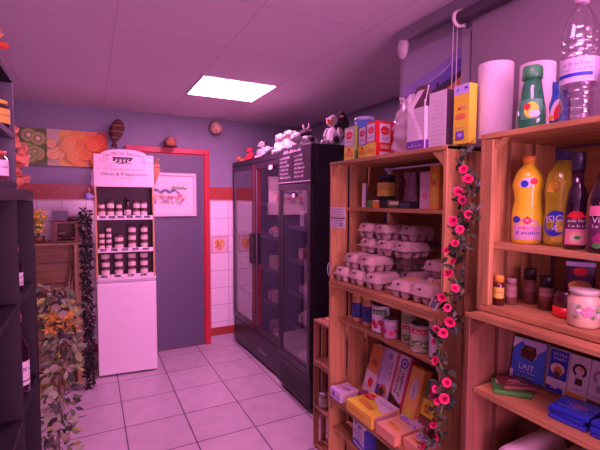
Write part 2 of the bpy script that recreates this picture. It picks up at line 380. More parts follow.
#SECTION crates and shelving
def crate(label, x0, x1, y0, y1, z0, z1, shelf=None, rgb=PINE, group='stacked wooden crates', stile=0.0, shelf_in=0.09, open_x=-1, wall=True, shelf_mat=None, braces=True, slats_b=3, inner=None):
    """fruit crate lying on its side, open toward -x; boards .016 thick"""
    t = thing('wooden_crate', label, 'crate', (x0, (y0+y1)/2, z0), group=group)
    D, Wd, H = x1-x0, y1-y0, z1-z0; T = .015; h = Wd/2
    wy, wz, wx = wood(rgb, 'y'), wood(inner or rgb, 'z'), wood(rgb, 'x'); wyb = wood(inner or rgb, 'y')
    # side panels: vertical boards with gaps between them
    n = 3; bw = (D-.03)/3-.012
    for s in (-1, 1):
        g = G(); yy = s*(h-T/2)
        for k in range(n):
            xx = .001+k*(bw+.018); g.bx(xx, xx+bw, yy-T/2, yy+T/2, .001, H-.001, wz)
        g.out('side_panel', t, bevel=.002)
        if stile:
            g = G(); g.bx(-.0, .02, s*(h-T-.001), s*(h-T-stile), .018, H-.018, wz); g.out('corner_post', t, bevel=.002)
    for nm, zz in (('bottom_slats', T/2+.0005), ('top_slats', H-T/2-.0005)):
        g = G(); sw = (D-.028)/3
        for k in range(3):
            xx = -.002+k*(sw+.012); g.bx(xx, xx+sw, -h+T, h-T, zz-T/2, zz+T/2, wy)
        for s in (-1, 1):
            if nm == 'top_slats': g.bx(-.002, D-.002, s*h-s*T, s*h, zz-T/2+.0005, zz+T/2-.0005, wx)
            else: g.bx(-.002, .06, s*h-s*T, s*h, -.0005, .001, wx)
        g.out(nm, t, bevel=.0015)
    g = G(); nb = slats_b; bh = (H-.05)/nb-.012
    for k in range(nb):
        zz = .03+k*(bh+.016); g.bx(D-.012, D-.002, -h+T+.001, h-T-.001, zz, zz+bh, wyb)
    g.out('back_slats', t, bevel=.0015)
    if braces:
        for s in (-1, 1):
            for zt in (1,):
                za = T+.001 if zt == 0 else H-T-.001; zb = za+(.055 if zt == 0 else -.055)
                ya = s*(h-T-.001); yb = s*(h-T-.055)
                g = G(); g.prism([(.004, ya, za), (.004, yb, za), (.004, ya, zb)], (.03, 0, 0), wz); g.out('corner_brace', t)
    if shelf is not None:
        g = G(); g.bx(shelf_in, D-.014, -h+T+.002, h-T-.002, shelf-z0-.016, shelf-z0, wy); g.out('shelf', t, bevel=.002)
    return t
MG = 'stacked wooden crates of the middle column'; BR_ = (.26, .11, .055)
crate('pine crate at the top of the middle crate column, holding egg cartons', 1.03, 1.38, .962, 1.687, 1.136, 1.715, 1.500, group=MG)
crate('pine crate in the middle of the middle column, holding cans over biscuit boxes', 1.03, 1.38, .962, 1.687, .570, 1.135, .958, group=MG, shelf_in=.045)
crate('pine crate at the foot of the middle column, holding a bag of sugar', 1.03, 1.38, .962, 1.687, .004, .569, .41, group=MG, shelf_in=.02)
RG = 'stacked wooden crates of the right column'
crate('pine crate at the top of the right column, holding bottles over spice jars', 1.03, 1.40, .10, .834, 1.207, 1.728, 1.408, group=RG, stile=.026, shelf_in=.022)
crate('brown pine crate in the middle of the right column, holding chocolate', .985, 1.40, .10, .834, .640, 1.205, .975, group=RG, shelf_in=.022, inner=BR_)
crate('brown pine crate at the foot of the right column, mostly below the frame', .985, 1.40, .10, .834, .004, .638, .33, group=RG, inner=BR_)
crate('small narrow pine crate between the tall fridge and the middle crate column, topmost', 1.21, 1.38, 1.72, 2.16, .535, .803, None, rgb=(.5, .26, .12), group='narrow crates beside the fridge', braces=False, slats_b=2)
crate('small narrow pine crate between the tall fridge and the middle crate column, lower one', 1.21, 1.38, 1.72, 2.16, .004, .533, .265, rgb=(.5, .26, .12), group='narrow crates beside the fridge', braces=False, shelf_in=.0)

# back left crates, open toward the camera (-y)
def crate_y(label, x0, x1, y0, y1, z0, z1, rgb, group):
    t = thing('wooden_crate', label, 'crate', ((x0+x1)/2, y0, z0), group=group)
    D, Wd, H = y1-y0, x1-x0, z1-z0; T = .014; h = Wd/2; wx_, wz_, wy_ = wood(rgb, 'x'), wood(rgb, 'z'), wood(rgb, 'y')
    for s in (-1, 1):
        g = G(); g.bx(s*(h-T), s*h, .001, D, .001, H-.001, wz_); g.out('side_panel', t, bevel=.002)
        g = G(); g.bx(s*(h-T-.001), s*(h-T-.03), .0, .02, .016, H-.016, wz_); g.out('corner_post', t, bevel=.002)
    g = G(); nb = 3 if H > .3 else 1; bh = (H-.04)/nb-.012
    for k in range(nb): g.bx(-h+T+.001, h-T-.001, D-.012, D-.001, .02+k*(bh+.014), .02+k*(bh+.014)+bh, wx_)
    g.out('back_slats', t, bevel=.002)
    for nm, zz in (('bottom_slats', T/2+.001), ('top_slats', H-T/2-.0005)):
        g = G()
        for k in range(3): g.bx(-h+T+.0005, h-T-.0005, -.004+k*D/3, -.004+k*D/3+D/3-.012, zz-T/2, zz+T/2, wx_)
        g.out(nm, t, bevel=.002)
    return t
LG = 'old crates in the back left corner'
crate_y('old brown crate standing on the floor in the back left corner', -.52, -.085, 3.72, 4.12, .004, .598, OLD, LG)
crate_y('old brown crate stacked below the dried sausages in the back left corner', -.52, -.085, 3.72, 4.12, .60, 1.186, OLD, LG)
crate_y('small shallow dark crate of dried sausages, topmost in the back left corner', -.285, -.075, 3.74, 4.05, 1.188, 1.354, (.2, .1, .06), LG)

# black open bookcases on the left
BK = mat((0.014, 0.011, 0.015), 0.6, var=0.2); BK.node_tree.nodes['Principled BSDF'].inputs['Specular IOR Level'].default_value = .3; BKE = mat((0.06, 0.055, 0.08), 0.4, var=0.1)
t = thing('bookcase', 'tall black cube bookcase standing on the floor at the left edge', 'bookcase', (-.39, 1.13, 0))
g = G(); P = .038
def shell(g, x0, x1, y0, y1, z0, z1, th):
    g.bx(x0, x1, y0, y1, z1-th, z1, BK); g.bx(x0, x1, y0, y1, z0, z0+th, BK)
g = G(); shell(g, -.19, .19, -.77, .77, .004, 1.565, P); g.out('top_and_bottom', t, bevel=.002)
for y in (-.77, .732):
    G().bx(-.19, .19, y, y+.038, .0425, 1.5265, BK).out('side_panel', t, bevel=.002)
for k in range(3):
    yc = -.732+.366*(k+1)
    G().bx(-.188, .188, yc-.009, yc+.009, .0425, 1.5265, BK).out('divider', t, bevel=.001)
for z in (.465, .848, 1.212):
    for k in range(4):
        ya = -.732+.366*k+(.0095 if k else 0); yb = -.732+.366*(k+1)-(.0095 if k < 3 else 0)
        G().bx(-.186, .186, ya+.0005, yb-.0005, z-.018, z, BK).out('shelf', t, bevel=.001)
G().bx(-.189, -.186, -.73, .73, .045, 1.524, DARK).out('back_panel', t)
t = thing('bookcase', 'small black open shelf unit standing on top of the tall cube bookcase', 'bookcase', (-.355, 1.05, 1.566))
g = G(); g.bx(-.155, .155, -.5, .455, .0, .016, BK); g.bx(-.155, .155, -.5, .455, .312, .33, BK); g.out('top_and_bottom', t, bevel=.001)
for y in (-.5, .437): G().bx(-.155, .155, y, y+.018, .0165, .3115, BKE).out('side_panel', t, bevel=.001)
G().bx(-.153, .155, -.481, .436, .146, .162, BKE).out('shelf', t, bevel=.001)
G().bx(-.155, -.153, -.481, .436, .017, .311, BK).out('back_panel', t)

#SECTION fridges
GL = glass_sheet((.88, .85, .9), 1.6, .015)
def upright(name, label, x0, x1, y0, y1, H, ndoor, hz0, hz1, kick):
    """glass-door upright fridge facing -x"""
    t = thing(name, label, 'fridge', (x0, (y0+y1)/2, 0)); D, h = x1-x0, (y1-y0)/2
    B1 = mat((0.022, 0.018, 0.026), 0.35, var=0.2); IN = mat((0.06, 0.05, 0.075), 0.5, var=0.2)
    g = G(); g.bx(.045, D, -h, -h+.035, .03, H, B1); g.bx(.045, D, h-.035, h, .03, H, B1)
    g.bx(.045, D, -h+.035, h-.035, H-.04, H, B1); g.bx(D-.03, D, -h+.035, h-.035, .03, H-.04, IN); g.bx(.045, D-.03, -h+.035, h-.035, .03, kick, B1)
    g.out('cabinet', t, bevel=.003)
    g = G(); g.bx(.0, .044, -h, h, hz1, H, B1); g.out('header', t, bevel=.003)
    hd = t.children[-1]
    g = G(); g.bx(.008, .044, -h+.005, h-.005, .035, hz0-.01, B1)
    if ndoor == 1:
        for k in range(7): g.bx(.0, .008, -h+.03, h-.03, .055+k*.024, .066+k*.024, mat((0.05, .04, .055), .4))
    g.out('grille' if ndoor == 1 else 'kick_panel', t, bevel=.002)
    g = G()
    for sx in (.09, D-.08):
        for sy in (-h+.06, h-.06): g.cyl((sx, sy, .004), .02, .027, BLACK, 10)
    g.out('foot', t)
    dw = 2*h/ndoor
    for k in range(ndoor):
        a = -h+k*dw+.004; b = a+dw-.008; f = .042
        d = G(); DM = mat((0.03, 0.022, 0.032), 0.3, var=.1)
        d.bx(0, .042, a, a+f, hz0, hz1-.004, DM); d.bx(0, .042, b-f, b, hz0, hz1-.004, DM)
        d.bx(0, .042, a+f, b-f, hz0, hz0+.055, DM); d.bx(0, .042, a+f, b-f, hz1-.05, hz1-.004, DM)
        door = d.out('door', t, bevel=.003)
        G().bx(.012, .016, a+f-.001, b-f+.001, hz0+.054, hz1-.049, GL).out('glass', door)
        g = G(); g.bx(.010, .0125, a+f-.003, a+f+.004, hz0+.05, hz1-.045, GREY); g.bx(.010, .0125, b-f-.004, b-f+.003, hz0+.05, hz1-.045, GREY); g.out('seal', door)
    # wire shelves
    nsh = 5; zs = [kick+.03+i*(hz1-kick-.1)/nsh for i in range(nsh)]
    for z in zs:
        g = G(); SH = mat((0.10, 0.09, 0.12), 0.4)
        for i in range(9): yy = -h+.05+i*(2*h-.1)/8; g.bx(.08, D-.04, yy-.002, yy+.002, z-.004, z, SH)
        for xx in (.08, .25, .42, D-.04): g.bx(xx-.003, xx+.003, -h+.036, h-.036, z-.010, z-.0045, SH)
        g.bx(.072, .078, -h+.036, h-.036, z-.022, z+.012, SH)
        g.out('shelf', t)
    return t, zs, hd
f1, zs1, hd1 = upright('display_fridge', 'wide black two-door glass fridge beside the tiled back wall', 1.375, 2.05, 3.045, 4.208, 1.93, 2, .29, 1.88, .25)
f1.rotation_euler = (0, 0, .030); f1.location.x = 1.372
g = G(); HB = mat((.02, .015, .02), .3)
g.bx(-.03, -.001, -.045, -.005, .93, 1.22, HB); g.bx(-.03, -.001, .005, .045, .93, 1.22, HB); g.out('handle', f1, bevel=.008)
G().bx(-.003, -.0005, -.014, .0035, .31, 1.86, mat((.3, .015, .03), .4)).out('painted_frame_reflection', f1)  # reflection of the red door frame, painted as a coloured strip
g = G(); fr = Flat(g, (-.001, -.12, .12), (0, -1, 0), (0, 0, 1)); p_scrib(fr, 0, 0, .16, .03, SILVER, 1, 5); g.out('maker_badge', f1, recalc=False)
g = G(); g.bx(-.004, -.0005, -.42, -.35, 1.80, 1.835, WHITE); g.out('price_sticker', f1)
f2, zs2, hd2 = upright('display_fridge', 'black single-door glass fridge with a chalk-lettered header board', 1.355, 1.98, 2.475, 3.015, 1.93, 1, .27, 1.66, .24)
g = G(); fr = Flat(g, (-.001, .27, 1.67), (0, -1, 0), (0, 0, 1)); CH = mat((.7, .62, .68), .8)
p_rect(fr, .0, .0, .54, .004, CH, 1)
p_scrib(fr, .09, .222, .40, .026, CH, 1, 9)
for c in range(2):
    for r in range(6):
        p_scrib(fr, .03+c*.26, .183-r*.030, .03+c*.26+.12+.07*random.Random(r*3+c).random(), .018, CH, 1, r*7+c)
g.out('chalk_lettering', f2, recalc=False)
G().bx(-.004, -.0005, -.03, .01, 1.555, 1.585, WHITE).out('price_sticker', f2)
# low white fridge
t = thing('small_fridge', 'low white fridge under the wooden jar display', 'fridge', (.265, 3.79, 0), rz=math.radians(-6))
WF2 = mat((.80, .74, .78), .3, var=.02)
G().bx(-.235, .235, .04, .40, .02, .84, WF2).out('body', t, bevel=.006)
g = G(); g.bx(-.238, .238, 0, .036, .015, .812, WF2); dd = g.out('door', t, bevel=.008)
g = G(); fr = Flat(g, (-.05, -.001, .71), (1, 0, 0), (0, 0, 1)); p_scrib(fr, 0, 0, .09, .012, GREY, 1, 3, w=.001); 
p_ring(fr, .05, -.18, .06, .002, mat((.62, .5, .6), .5), 1, a0=.3, a1=2.6); p_ring(fr, .03, -.2, .09, .002, mat((.62, .5, .6), .5), 1, a0=2.5, a1=4.6); g.out('door_marks', dd, recalc=False)
G().bx(-.238, .238, -.001, .40, .8405, .852, WF2).out('top', t, bevel=.003)
g = G()
for sx in (-.2, .2):
    for sy in (.07, .36): g.cyl((sx, sy, .002), .018, .02, BLACK, 10)
g.out('foot', t)

#SECTION back wall things
# long canvas of fruit and vegetable slices
t = thing('canvas_print', 'long canvas print of kiwi, citrus and tomato slices on the back wall', 'picture', (-.19, YB-.001, 1.832))
G().bx(-.345, .34, -.03, -.001, 0, .32, CREAM).out('canvas', t, bevel=.002)
g = G(); fr = Flat(g, (-.345, -.0305, 0), (1, 0, 0), (0, 0, 1)); rnd = random.Random(4)
KG, KL, KD = mat((.22, .36, .06), .6), mat((.42, .5, .14), .6), mat((.03, .05, .01), .6)
bands = [(0, .205, mat((.13, .2, .05), .6)), (.205, .30, mat((.55, .5, .33), .6)), (.30, .385, mat((.75, .5, .1), .6)), (.385, .50, mat((.75, .36, .06), .6)), (.50, .60, mat((.7, .3, .15), .6)), (.60, .685, mat((.5, .07, .04), .6))]
for a, b, m in bands: p_rect(fr, a, 0, b, .32, m, 0)
def clipd(x, y, r, x0, x1): return min(r, x-x0-.002, x1-x-.002, y-.002, .318-y)
for i in range(9):
    x, y = rnd.uniform(.05, .16), rnd.uniform(.05, .27); r = clipd(x, y, .06, 0, .21)
    if r < .02: continue
    p_disc(fr, x, y, r, r, KG, 1+i*4); p_disc(fr, x, y, r*.9, r*.9, KL, 2+i*4); p_disc(fr, x, y, r*.28, r*.28, CREAM, 4+i*4, 10)
    for k in range(16): a = k*PI/8; p_disc(fr, x+r*.45*math.cos(a), y+r*.45*math.sin(a), r*.13, r*.045, KD, 3+i*4, 6, rot=a)
for i in range(26):
    x, y = rnd.uniform(.22, .67), rnd.uniform(.04, .28); r = clipd(x, y, .055, .2, .685)
    if r < .02: continue
    k = (x-.2)/.48; c1 = (.72, .52-.45*k, .2*(1-k)**2+.02); c2 = (.82, .62-.54*k, .22*(1-k)**2+.025)
    p_disc(fr, x, y, r, r, mat(c1, .6), 2+i*3); p_disc(fr, x, y, r*.86, r*.86, mat(c2, .6), 3+i*3)
    for j in range(8): a = j*PI/4; p_disc(fr, x+r*.45*math.cos(a), y+r*.45*math.sin(a), r*.34, r*.12, mat(c1, .6), 4+i*3, 8, rot=a)
g.out('printed_picture', t, recalc=False)
# framed print on the door
t = thing('framed_picture', 'white framed pastel print hanging on the violet door', 'picture', (.70, YB-.030, 1.37))
g = G(); FW = mat((.75, .6, .62), .4)
g.bx(-.30, .265, -.022, 0, 0, .03, FW); g.bx(-.30, .265, -.022, 0, .402, .432, FW); g.bx(-.30, -.27, -.022, 0, .03, .402, FW); g.bx(.235, .265, -.022, 0, .03, .402, FW); g.out('frame', t, bevel=.003)
g = G(); g.bx(-.269, .234, -.010, -.002, .031, .401, mat((.82, .72, .7), .5)); fr = Flat(g, (-.27, -.0105, .03), (1, 0, 0), (0, 0, 1))
p_rect(fr, .06, .06, .445, .315, mat((.75, .68, .66), .6), 0)
for i in range(34):
    c = rnd.choice(((.7, .2, .2), (.3, .25, .5), (.4, .5, .3), (.8, .45, .4), (.65, .5, .3), (.5, .45, .6)))
    p_disc(fr, rnd.uniform(.11, .40), rnd.uniform(.10, .18), rnd.uniform(.008, .03), rnd.uniform(.006, .02), mat(c, .6), 1+i % 6, 10, rot=rnd.random())
for i in range(14): p_disc(fr, .12+.018*i, .22+.014*math.sin(i*1.3), .02, .014, mat((.3, .28, .5), .6) if i % 3 else mat((.45, .45, .6), .6), 7, 10)
for i in range(10): p_disc(fr, .30+.014*i, .255+.012*math.sin(i*2), .018, .01, mat((.45, .55, .35), .6), 8, 10)
for i in range(6): p_disc(fr, .20+.03*i, .16, .014, .012, RED if i in (2, 3) else mat((.65, .3, .3), .6), 9, 10)
g.out('print', t, recalc=False)
# hanging wicker
WK, WKD = mat((.42, .2, .09), .8, var=.4, scale=60, bump=.6), mat((.11, .045, .03), .8, var=.4, scale=60, bump=.8)
def hang(t, z, top): G().tube([(0, 0, z), (0.003, 0, (z+top)/2), (0, 0, top)], .0012, mat((.5, .4, .35), .8)).out('string', t)
t = thing('hanging_basket', 'dark brown wicker drop with a ragged tail hanging over the jar display', 'basket', (.19, 4.12, 2.0))
g = G(); g.lathe([(0, .275), (.02, .272), (.045, .24), (.058, .19), (.055, .14), (.04, .10), (.022, .075), (.018, .06), (0, .055)], WKD, 14, rot=(0, .22, 0), sx=1.0, sy=.8)
for k in range(9):
    zz = .10+.018*k; r = .058*math.sin(PI*(zz-.045)/.25)+.004
    g.tube([(r*math.cos(a)+.22*zz, .8*r*math.sin(a), zz) for a in [j*PI/6 for j in range(13)]], .0035, WK if k % 3 == 0 else WKD, 4)
g.out('wicker_body', t)
g = G()
for k in range(16): a = k*.7; g.tube([(.015, 0, .075), (.015+.014*math.cos(a), .014*math.sin(a), .04), (.01+.03*math.cos(a), .03*math.sin(a), .0+.012*math.sin(k*2.3))], [.004, .005, .001], WKD, 4)
g.out('tail', t); hang(t, .27, .379)
t = thing('hanging_basket', 'small rust coloured apple-shaped basket hanging above the door', 'basket', (.705, 4.13, 2.055))
g = G(); g.lathe([(0, .004), (.03, 0), (.05, .02), (.055, .045), (.045, .075), (.02, .088), (0, .082)], mat((.55, .22, .12), .7, var=.3, scale=70, bump=.5), 16)
for k in range(5): zz = .012+.015*k; r = .0555*math.sin(PI*(zz+.02)/.13)**.5; g.tube([(r*math.cos(a), r*math.sin(a), zz) for a in [j*PI/7 for j in range(15)]], .003, WK, 4)
g.out('wicker_body', t)
g = G(); g.lathe([(0, -.006), (.062, -.006), (.066, .002), (.05, .004), (0, .001)], WKD, 18); g.out('saucer', t)
g = G(); g.tube([(-.012, 0, .085), (-.012, 0, .14), (-.004, 0, .18), (.004, 0, .18), (.012, 0, .14), (.012, 0, .085)], .002, WK, 5); g.out('handle', t); hang(t, .18, .324)
t = thing('hanging_basket', 'small pale woven basket hanging tilted to the right of the door', 'basket', (1.155, 4.13, 2.21))
g = G(); rr = (0, .9, .5)
g.lathe([(0, 0), (.035, .004), (.055, .03), (.068, .075), (.064, .075), (.05, .033), (.03, .01), (0, .008)], mat((.75, .5, .32), .8, var=.5, scale=60, bump=.8), 16, rot=rr, c=(-.03, 0, .03))
R = Euler(rr).to_matrix()
for k in range(5):
    zz = .008+.016*k; r = .04+.0065*k; g.tube([R @ Vector((r*math.cos(a), r*math.sin(a), zz))+Vector((-.03, 0, .03)) for a in [j*PI/8 for j in range(17)]], .0035, WK, 4)
g.out('wicker_body', t); hang(t, .075, .169)

#SECTION garlands and foliage
def leaf(g, p, d, n, L, w, m):
    d = d.normalized(); s = d.cross(n).normalized(); n = s.cross(d)
    vs = [p, p+d*L*.35+s*w*.5+n*L*.06, p+d*L*.35-s*w*.5+n*L*.06, p+d*L*.35, p+d*L*.75+s*w*.38+n*L*.03, p+d*L*.75-s*w*.38+n*L*.03, p+d*L*.75-n*L*.02, p+d*L-n*L*.08]
    g.faces(vs, [(0, 1, 3), (0, 3, 2), (1, 4, 6, 3), (2, 3, 6, 5), (4, 7, 6), (5, 6, 7)], m)
def rv(r): return Vector((r.uniform(-1, 1), r.uniform(-1, 1), r.uniform(-1, 1)))
def garland(t, path, n, spread, size, mats, seed, stem=BROWN, round_=.7):
    r = random.Random(seed); path = [Vector(p) for p in path]
    g = G(); g.tube([p+rv(r)*.006 for p in path for _ in (0,)], .003, stem, 5)
    for k in range(n//14):
        i = r.randrange(len(path)-1); p = path[i].lerp(path[i+1], r.random()); g.tube([p, p+Vector((spread[0]*r.uniform(-.6, .6), spread[1]*r.uniform(-.6, .6), r.uniform(-.05, .01)))], .0013, stem, 4)
    g.out('stem', t)
    g = G()
    for k in range(n):
        i = r.randrange(len(path)-1); p = path[i].lerp(path[i+1], r.random())
        q = p+Vector((spread[0]*r.uniform(-1, 1), spread[1]*r.uniform(-1, 1), r.uniform(-.03, .03)))
        d = (q-p)+rv(r)*.03+Vector((0, 0, -.02)); L = size*r.uniform(.6, 1.25)
        leaf(g, q, d, rv(r), L, L*r.uniform(.5, 1.0)*round_, r.choice(mats))
    g.out('leaves', t)
LV = [mat(c, .6) for c in ((.26, .32, .17), (.24, .22, .15), (.08, .14, .06), (.18, .26, .08), (.04, .05, .035), (.06, .06, .05), (.36, .40, .08), (.20, .26, .10), (.14, .14, .11), (.10, .16, .07), (.05, .06, .04))]
t = thing('leaf_garland', 'long garland of eucalyptus and autumn leaves hanging down the end of the black bookcase', 'garland', (-.138, 1.972, 0))
g0 = [(-.02, 0, 1.15), (0, .01, 1.08), (.015, 0, .97), (.02, .01, .86), (.0, 0, .75), (.005, .01, .64), (-.01, 0, .52), (0, 0, .4)]
garland(t, g0, 560, (.055, .04), .042, LV, 3)
r = random.Random(8); g = G()
for k in range(16):
    p = Vector((r.uniform(-.06, .06), r.uniform(-.06, .0), r.uniform(.55, 1.14))); n = rv(r)*.5+Vector((.2, -1, .1)); n.normalize(); a = n.orthogonal().normalized(); b = n.cross(a); q = r.uniform(.013, .02)
    g.faces([p]+[p+a*q*math.cos(j*PI/5)+b*q*math.sin(j*PI/5)+n*.004 for j in range(10)], [(0, j+1, (j+1) % 10+1) for j in range(10)], r.choice((LV[0], LV[1])))
g.out('round_leaves', t)
g = G()
for k in range(14):
    p = Vector((r.uniform(-.035, .06), r.uniform(-.06, -.02), r.uniform(1.0, 1.06)))
    for j in range(7): leaf(g, p, rv(r), rv(r), .028, .014, mat((.5, .3, .05), .5))
g.out('yellow_flowers', t)
t = thing('dark_vine', 'tall dark dried vine standing between the old crates and the white fridge', 'plant', (-.04, 3.64, 0))
garland(t, [(0, 0, .002), (.0, 0, .3), (.005, 0, .6), (-.004, 0, .9), (.0, 0, 1.2), (.0, 0, 1.44)], 1100, (.026, .026), .036, [mat(c, .9) for c in ((.012, .012, .01), (.02, .016, .014), (.01, .015, .01), (.045, .035, .03))], 5)
t = thing('leaf_garland', 'orange maple leaf garland lying on top of the small shelf unit', 'garland', (-.245, 1.40, 1.925))
AU = [mat(c, .55) for c in ((.85, .2, .06), (.75, .3, .08), (.6, .08, .04), (.7, .35, .15))]
garland(t, [(0, -.22, .04), (.0, -.12, .04), (.0, -.02, .035), (.0, .0, .03)], 110, (.02, .02), .035, AU, 6)
t = thing('leaf_garland', 'salmon leaf garland draped at the far end of the small shelf unit', 'garland', (-.235, 1.65, 1.58))
g = G(); r = random.Random(2); SM = mat((.75, .3, .17), .6)
for x, z, q in ((-.0, .17, .03), (.008, .135, .032), (.022, .09, .045), (.014, .055, .035), (.003, .02, .03), (.03, .012, .028), (.01, .0, .03)):
    for k in range(9): leaf(g, Vector((x, r.uniform(-.02, .06), z+.01)), Vector((r.uniform(-.2, 1), r.uniform(-1, 1), r.uniform(-.6, .7))), rv(r), q, q*.9, SM)
g.out('leaves', t); G().tube([(-.01, .0, .19), (.0, 0, .1), (0, 0, .0)], .003, BROWN, 5).out('stem', t)
# yellow dried flowers
t = thing('dried_flowers', 'bunch of yellow dried flowers on the old crates by the wall', 'flowers', (-.372, 3.8, 1.188)); t.scale = (1.15, 1.15, 1.05)
g = G(); r = random.Random(12)
g.lathe([(0, 0), (.03, 0), (.036, .05), (.028, .052), (0, .05)], BROWN, 12); g.out('pot', t)
g = G(); st = G()
for k in range(46):
    a = r.uniform(0, 6.3); q = r.uniform(0, .05); p = Vector((q*math.cos(a), q*math.sin(a), r.uniform(.07, .24)))
    st.tube([(0, 0, .048), p], .0012, GREEN, 4)
    for j in range(6): leaf(g, p, rv(r), rv(r), .024, .013, mat((.85, .6, .05), .6) if j % 3 else mat((.6, .65, .1), .6))
st.out('stems', t); g.out('blossoms', t)
# things on and in the old crates
g = G(); SL = mat((.07, .06, .09), .5); g.box((0, 0, .042), (.11, .018, .082), SL, rot=(-.12, 0, .06)); tag(g.out('slate', loc=(-.225, 3.86, 1.3565), bevel=.001), 'small dark slate board standing on the crate of dried sausages', 'slate')
def pouch(name, label, cat, loc, d, m, rz=0, seed=0, group=None, amp=.25):
    g = G(); g.blob((0, 0, d[2]/2), (d[0]/2, d[1]/2, d[2]/2), m, 3, amp, 12, seed=seed); o = g.out(name, loc=loc, rot=(0, 0, rz)); tag(o, label, cat, group); return o
DS = mat((.06, .03, .03), .5, var=.4, bump=.5); DR = mat((.16, .05, .05), .45, var=.4, bump=.5)
pouch('bread_bag', 'flat dark bag lying beside the slate on the small crate', 'bag', (-.13, 3.88, 1.3565), (.12, .10, .035), DS, .2, 1)
for k, (x, y, z, a, m, lb) in enumerate(((-.25, 3.80, 1.2045, .1, DR, 'dark dried sausage in the small crate, leftmost'), (-.19, 3.79, 1.2045, -.15, DS, 'dark dried sausage in the small crate, second from left'),
     (-.125, 3.80, 1.2045, .2, mat((.25, .04, .09), .45), 'reddish dried sausage at the right of the small crate'), (-.215, 3.83, 1.242, .05, mat((.3, .18, .16), .5), 'pale dusted dried sausage lying on top in the small crate'))):
    g = G(); g.blob((0, 0, .018), (.05, .02, .018), m, 3, .15, 10, seed=k); sausage = g.out('skin', None); 
    t = thing('dried_sausage', lb, 'sausage', (x, y, z), a, 'dried sausages in the small crate'); sausage.parent = t; t.scale = (.62, .8, .8)
    G().tube([(-.045, 0, .018), (-.056, 0, .022), (-.060, .004, .012)], .0015, CREAM, 4).out('string', t)
t = thing('wicker_basket', 'brown wicker basket of dried goods inside the lower old crate', 'basket', (-.345, 3.93, .6165))
g = G(); g.lathe([(0, .003), (.10, 0), (.13, .10), (.135, .105), (.12, .105), (.095, .012), (0, .012)], WK, 20); g.out('basket_body', t)
g = G(); g.tube([(.12*math.cos(a), 0, .10+.13*math.sin(a)) for a in [j*PI/10 for j in range(11)]], .005, WK, 6); g.out('handle', t)
for k, (x, y, z) in enumerate(((-.385, 3.90, .64), (-.305, 3.91, .64), (-.345, 3.98, .64))):
    g = G(); m = mat((.3, .17, .1), .7, var=.3); g.blob((0, 0, .045), (.034, .034, .045), m, 2, .15, 8, seed=k); tag(g.out('bread_roll', loc=(x, y, z)), 'small brown roll in the wicker basket of the old crate', 'bread', 'rolls in the wicker basket')
for k, (x, c) in enumerate(((-.19, 'left'), (-.165, 'middle'), (-.14, 'right'))):
    g = G(); g.tube([(0, 0, 0), (.012, .05, .20), (.03, .09, .33)], [.008, .009, .006], mat((.5, .3, .2), .7), 7); tag(g.out('breadstick', loc=(x-.0, 3.80, .626)), 'long thin breadstick leaning in the lower old crate, %s of three' % c, 'breadstick', 'breadsticks in the old crate')

#SECTION jar display
t = thing('jar_display', 'wooden jar display with three shelves and a lettered header on the white fridge', 'display stand', (.262, 3.80, .8525), rz=math.radians(-5))
PW = wood((.7, .42, .2), 'z'); LIPM = mat((.8, .7, .74), .4)
for s in (-1, 1): G().bx(s*.236, s*.222, .0, .19, 0, .80, PW).out('side_panel', t, bevel=.002)
G().bx(-.2215, .2215, .18, .19, 0, .80, mat((.08, .05, .06), .6)).out('back_panel', t)
SZ = (.0125, .240, .520)
for z in SZ:
    g = G(); g.bx(-.2215, .2215, .012, .179, z, z+.012, LIPM); g.bx(-.2215, .2215, -.006, .0115, z-.012, z+.024, LIPM); sh = g.out('shelf', t, bevel=.002)
    g = G(); fr = Flat(g, (-.22, -.0065, z-.012), (1, 0, 0), (0, 0, 1))
    for k in range(6 if z > .5 else 5 if z > .2 else 4):
        nn = 6 if z > .5 else 5 if z > .2 else 4; xx = .02+k*.42/nn; p_rect(fr, xx, .014, xx+.05, .033, INK, 2); p_scrib(fr, xx+.004, .018, xx+.046, .01, WHITE, 3, k)
    g.out('price_labels', sh, recalc=False)
g = G(); pts = [(-.236, 0, .79), (.236, 0, .79), (.236, 0, 1.065)]+[(.236*math.cos(a)*.75, 0, 1.065+.045*math.sin(a)) for a in [PI*j/12 for j in range(13)]]+[(-.236, 0, 1.065)]
g.prism(pts, (0, .012, 0), mat((.80, .66, .70), .5, var=.03)); hd = g.out('header_sign', t, bevel=.002)
g = G(); fr = Flat(g, (-.236, -.0005, .79), (1, 0, 0), (0, 0, 1)); TG, TB, TO = mat((.13, .14, .07), .6), mat((.05, .03, .04), .6), mat((.7, .35, .08), .6)
word = 'les Mille Senteurs'
for k, chh in enumerate(word):
    if chh == ' ': continue
    u = (k-8.5)/8.5; p_text(fr, chh, .236+u*.155, .284-.022*u*u, .041, TG, 2, rot=-u*.22)
# dark bridge drawing
p_rect(fr, .145, .243, .305, .252, INK, 2)
for k in range(5):
    x = .15+.031*k; d_ = .045-.012*abs(k-2); p_poly(fr, [(x, .243), (x+.012, .243), (x+.016, .243-d_*.5), (x+.02, .243-d_), (x+.008, .243-d_)], INK, 3)
    p_disc(fr, x+.006, .243-d_*.9, .012, .006, INK, 4, 10); p_disc(fr, x+.022, .238, .006, .008, INK, 3, 10)
for k in range(6): p_disc(fr, .175+.022*k, .204-.004*(k % 2), .012, .0035, INK, 4, 8)
p_ring(fr, .395, .215, .028, .004, LILAC, 2); p_disc(fr, .395, .215, .022, .022, mat((.75, .68, .8), .5), 2); p_rect(fr, .392, .2, .398, .23, BLUE, 3); p_scrib(fr, .378, .212, .412, .008, BLUE, 3, 2)
for k in range(14): p_disc(fr, .03+.1*rnd.random(), .15+.1*rnd.random(), .012, .007, mat((.78, .5, .5), .6), 1, 8, rot=rnd.random()*3)
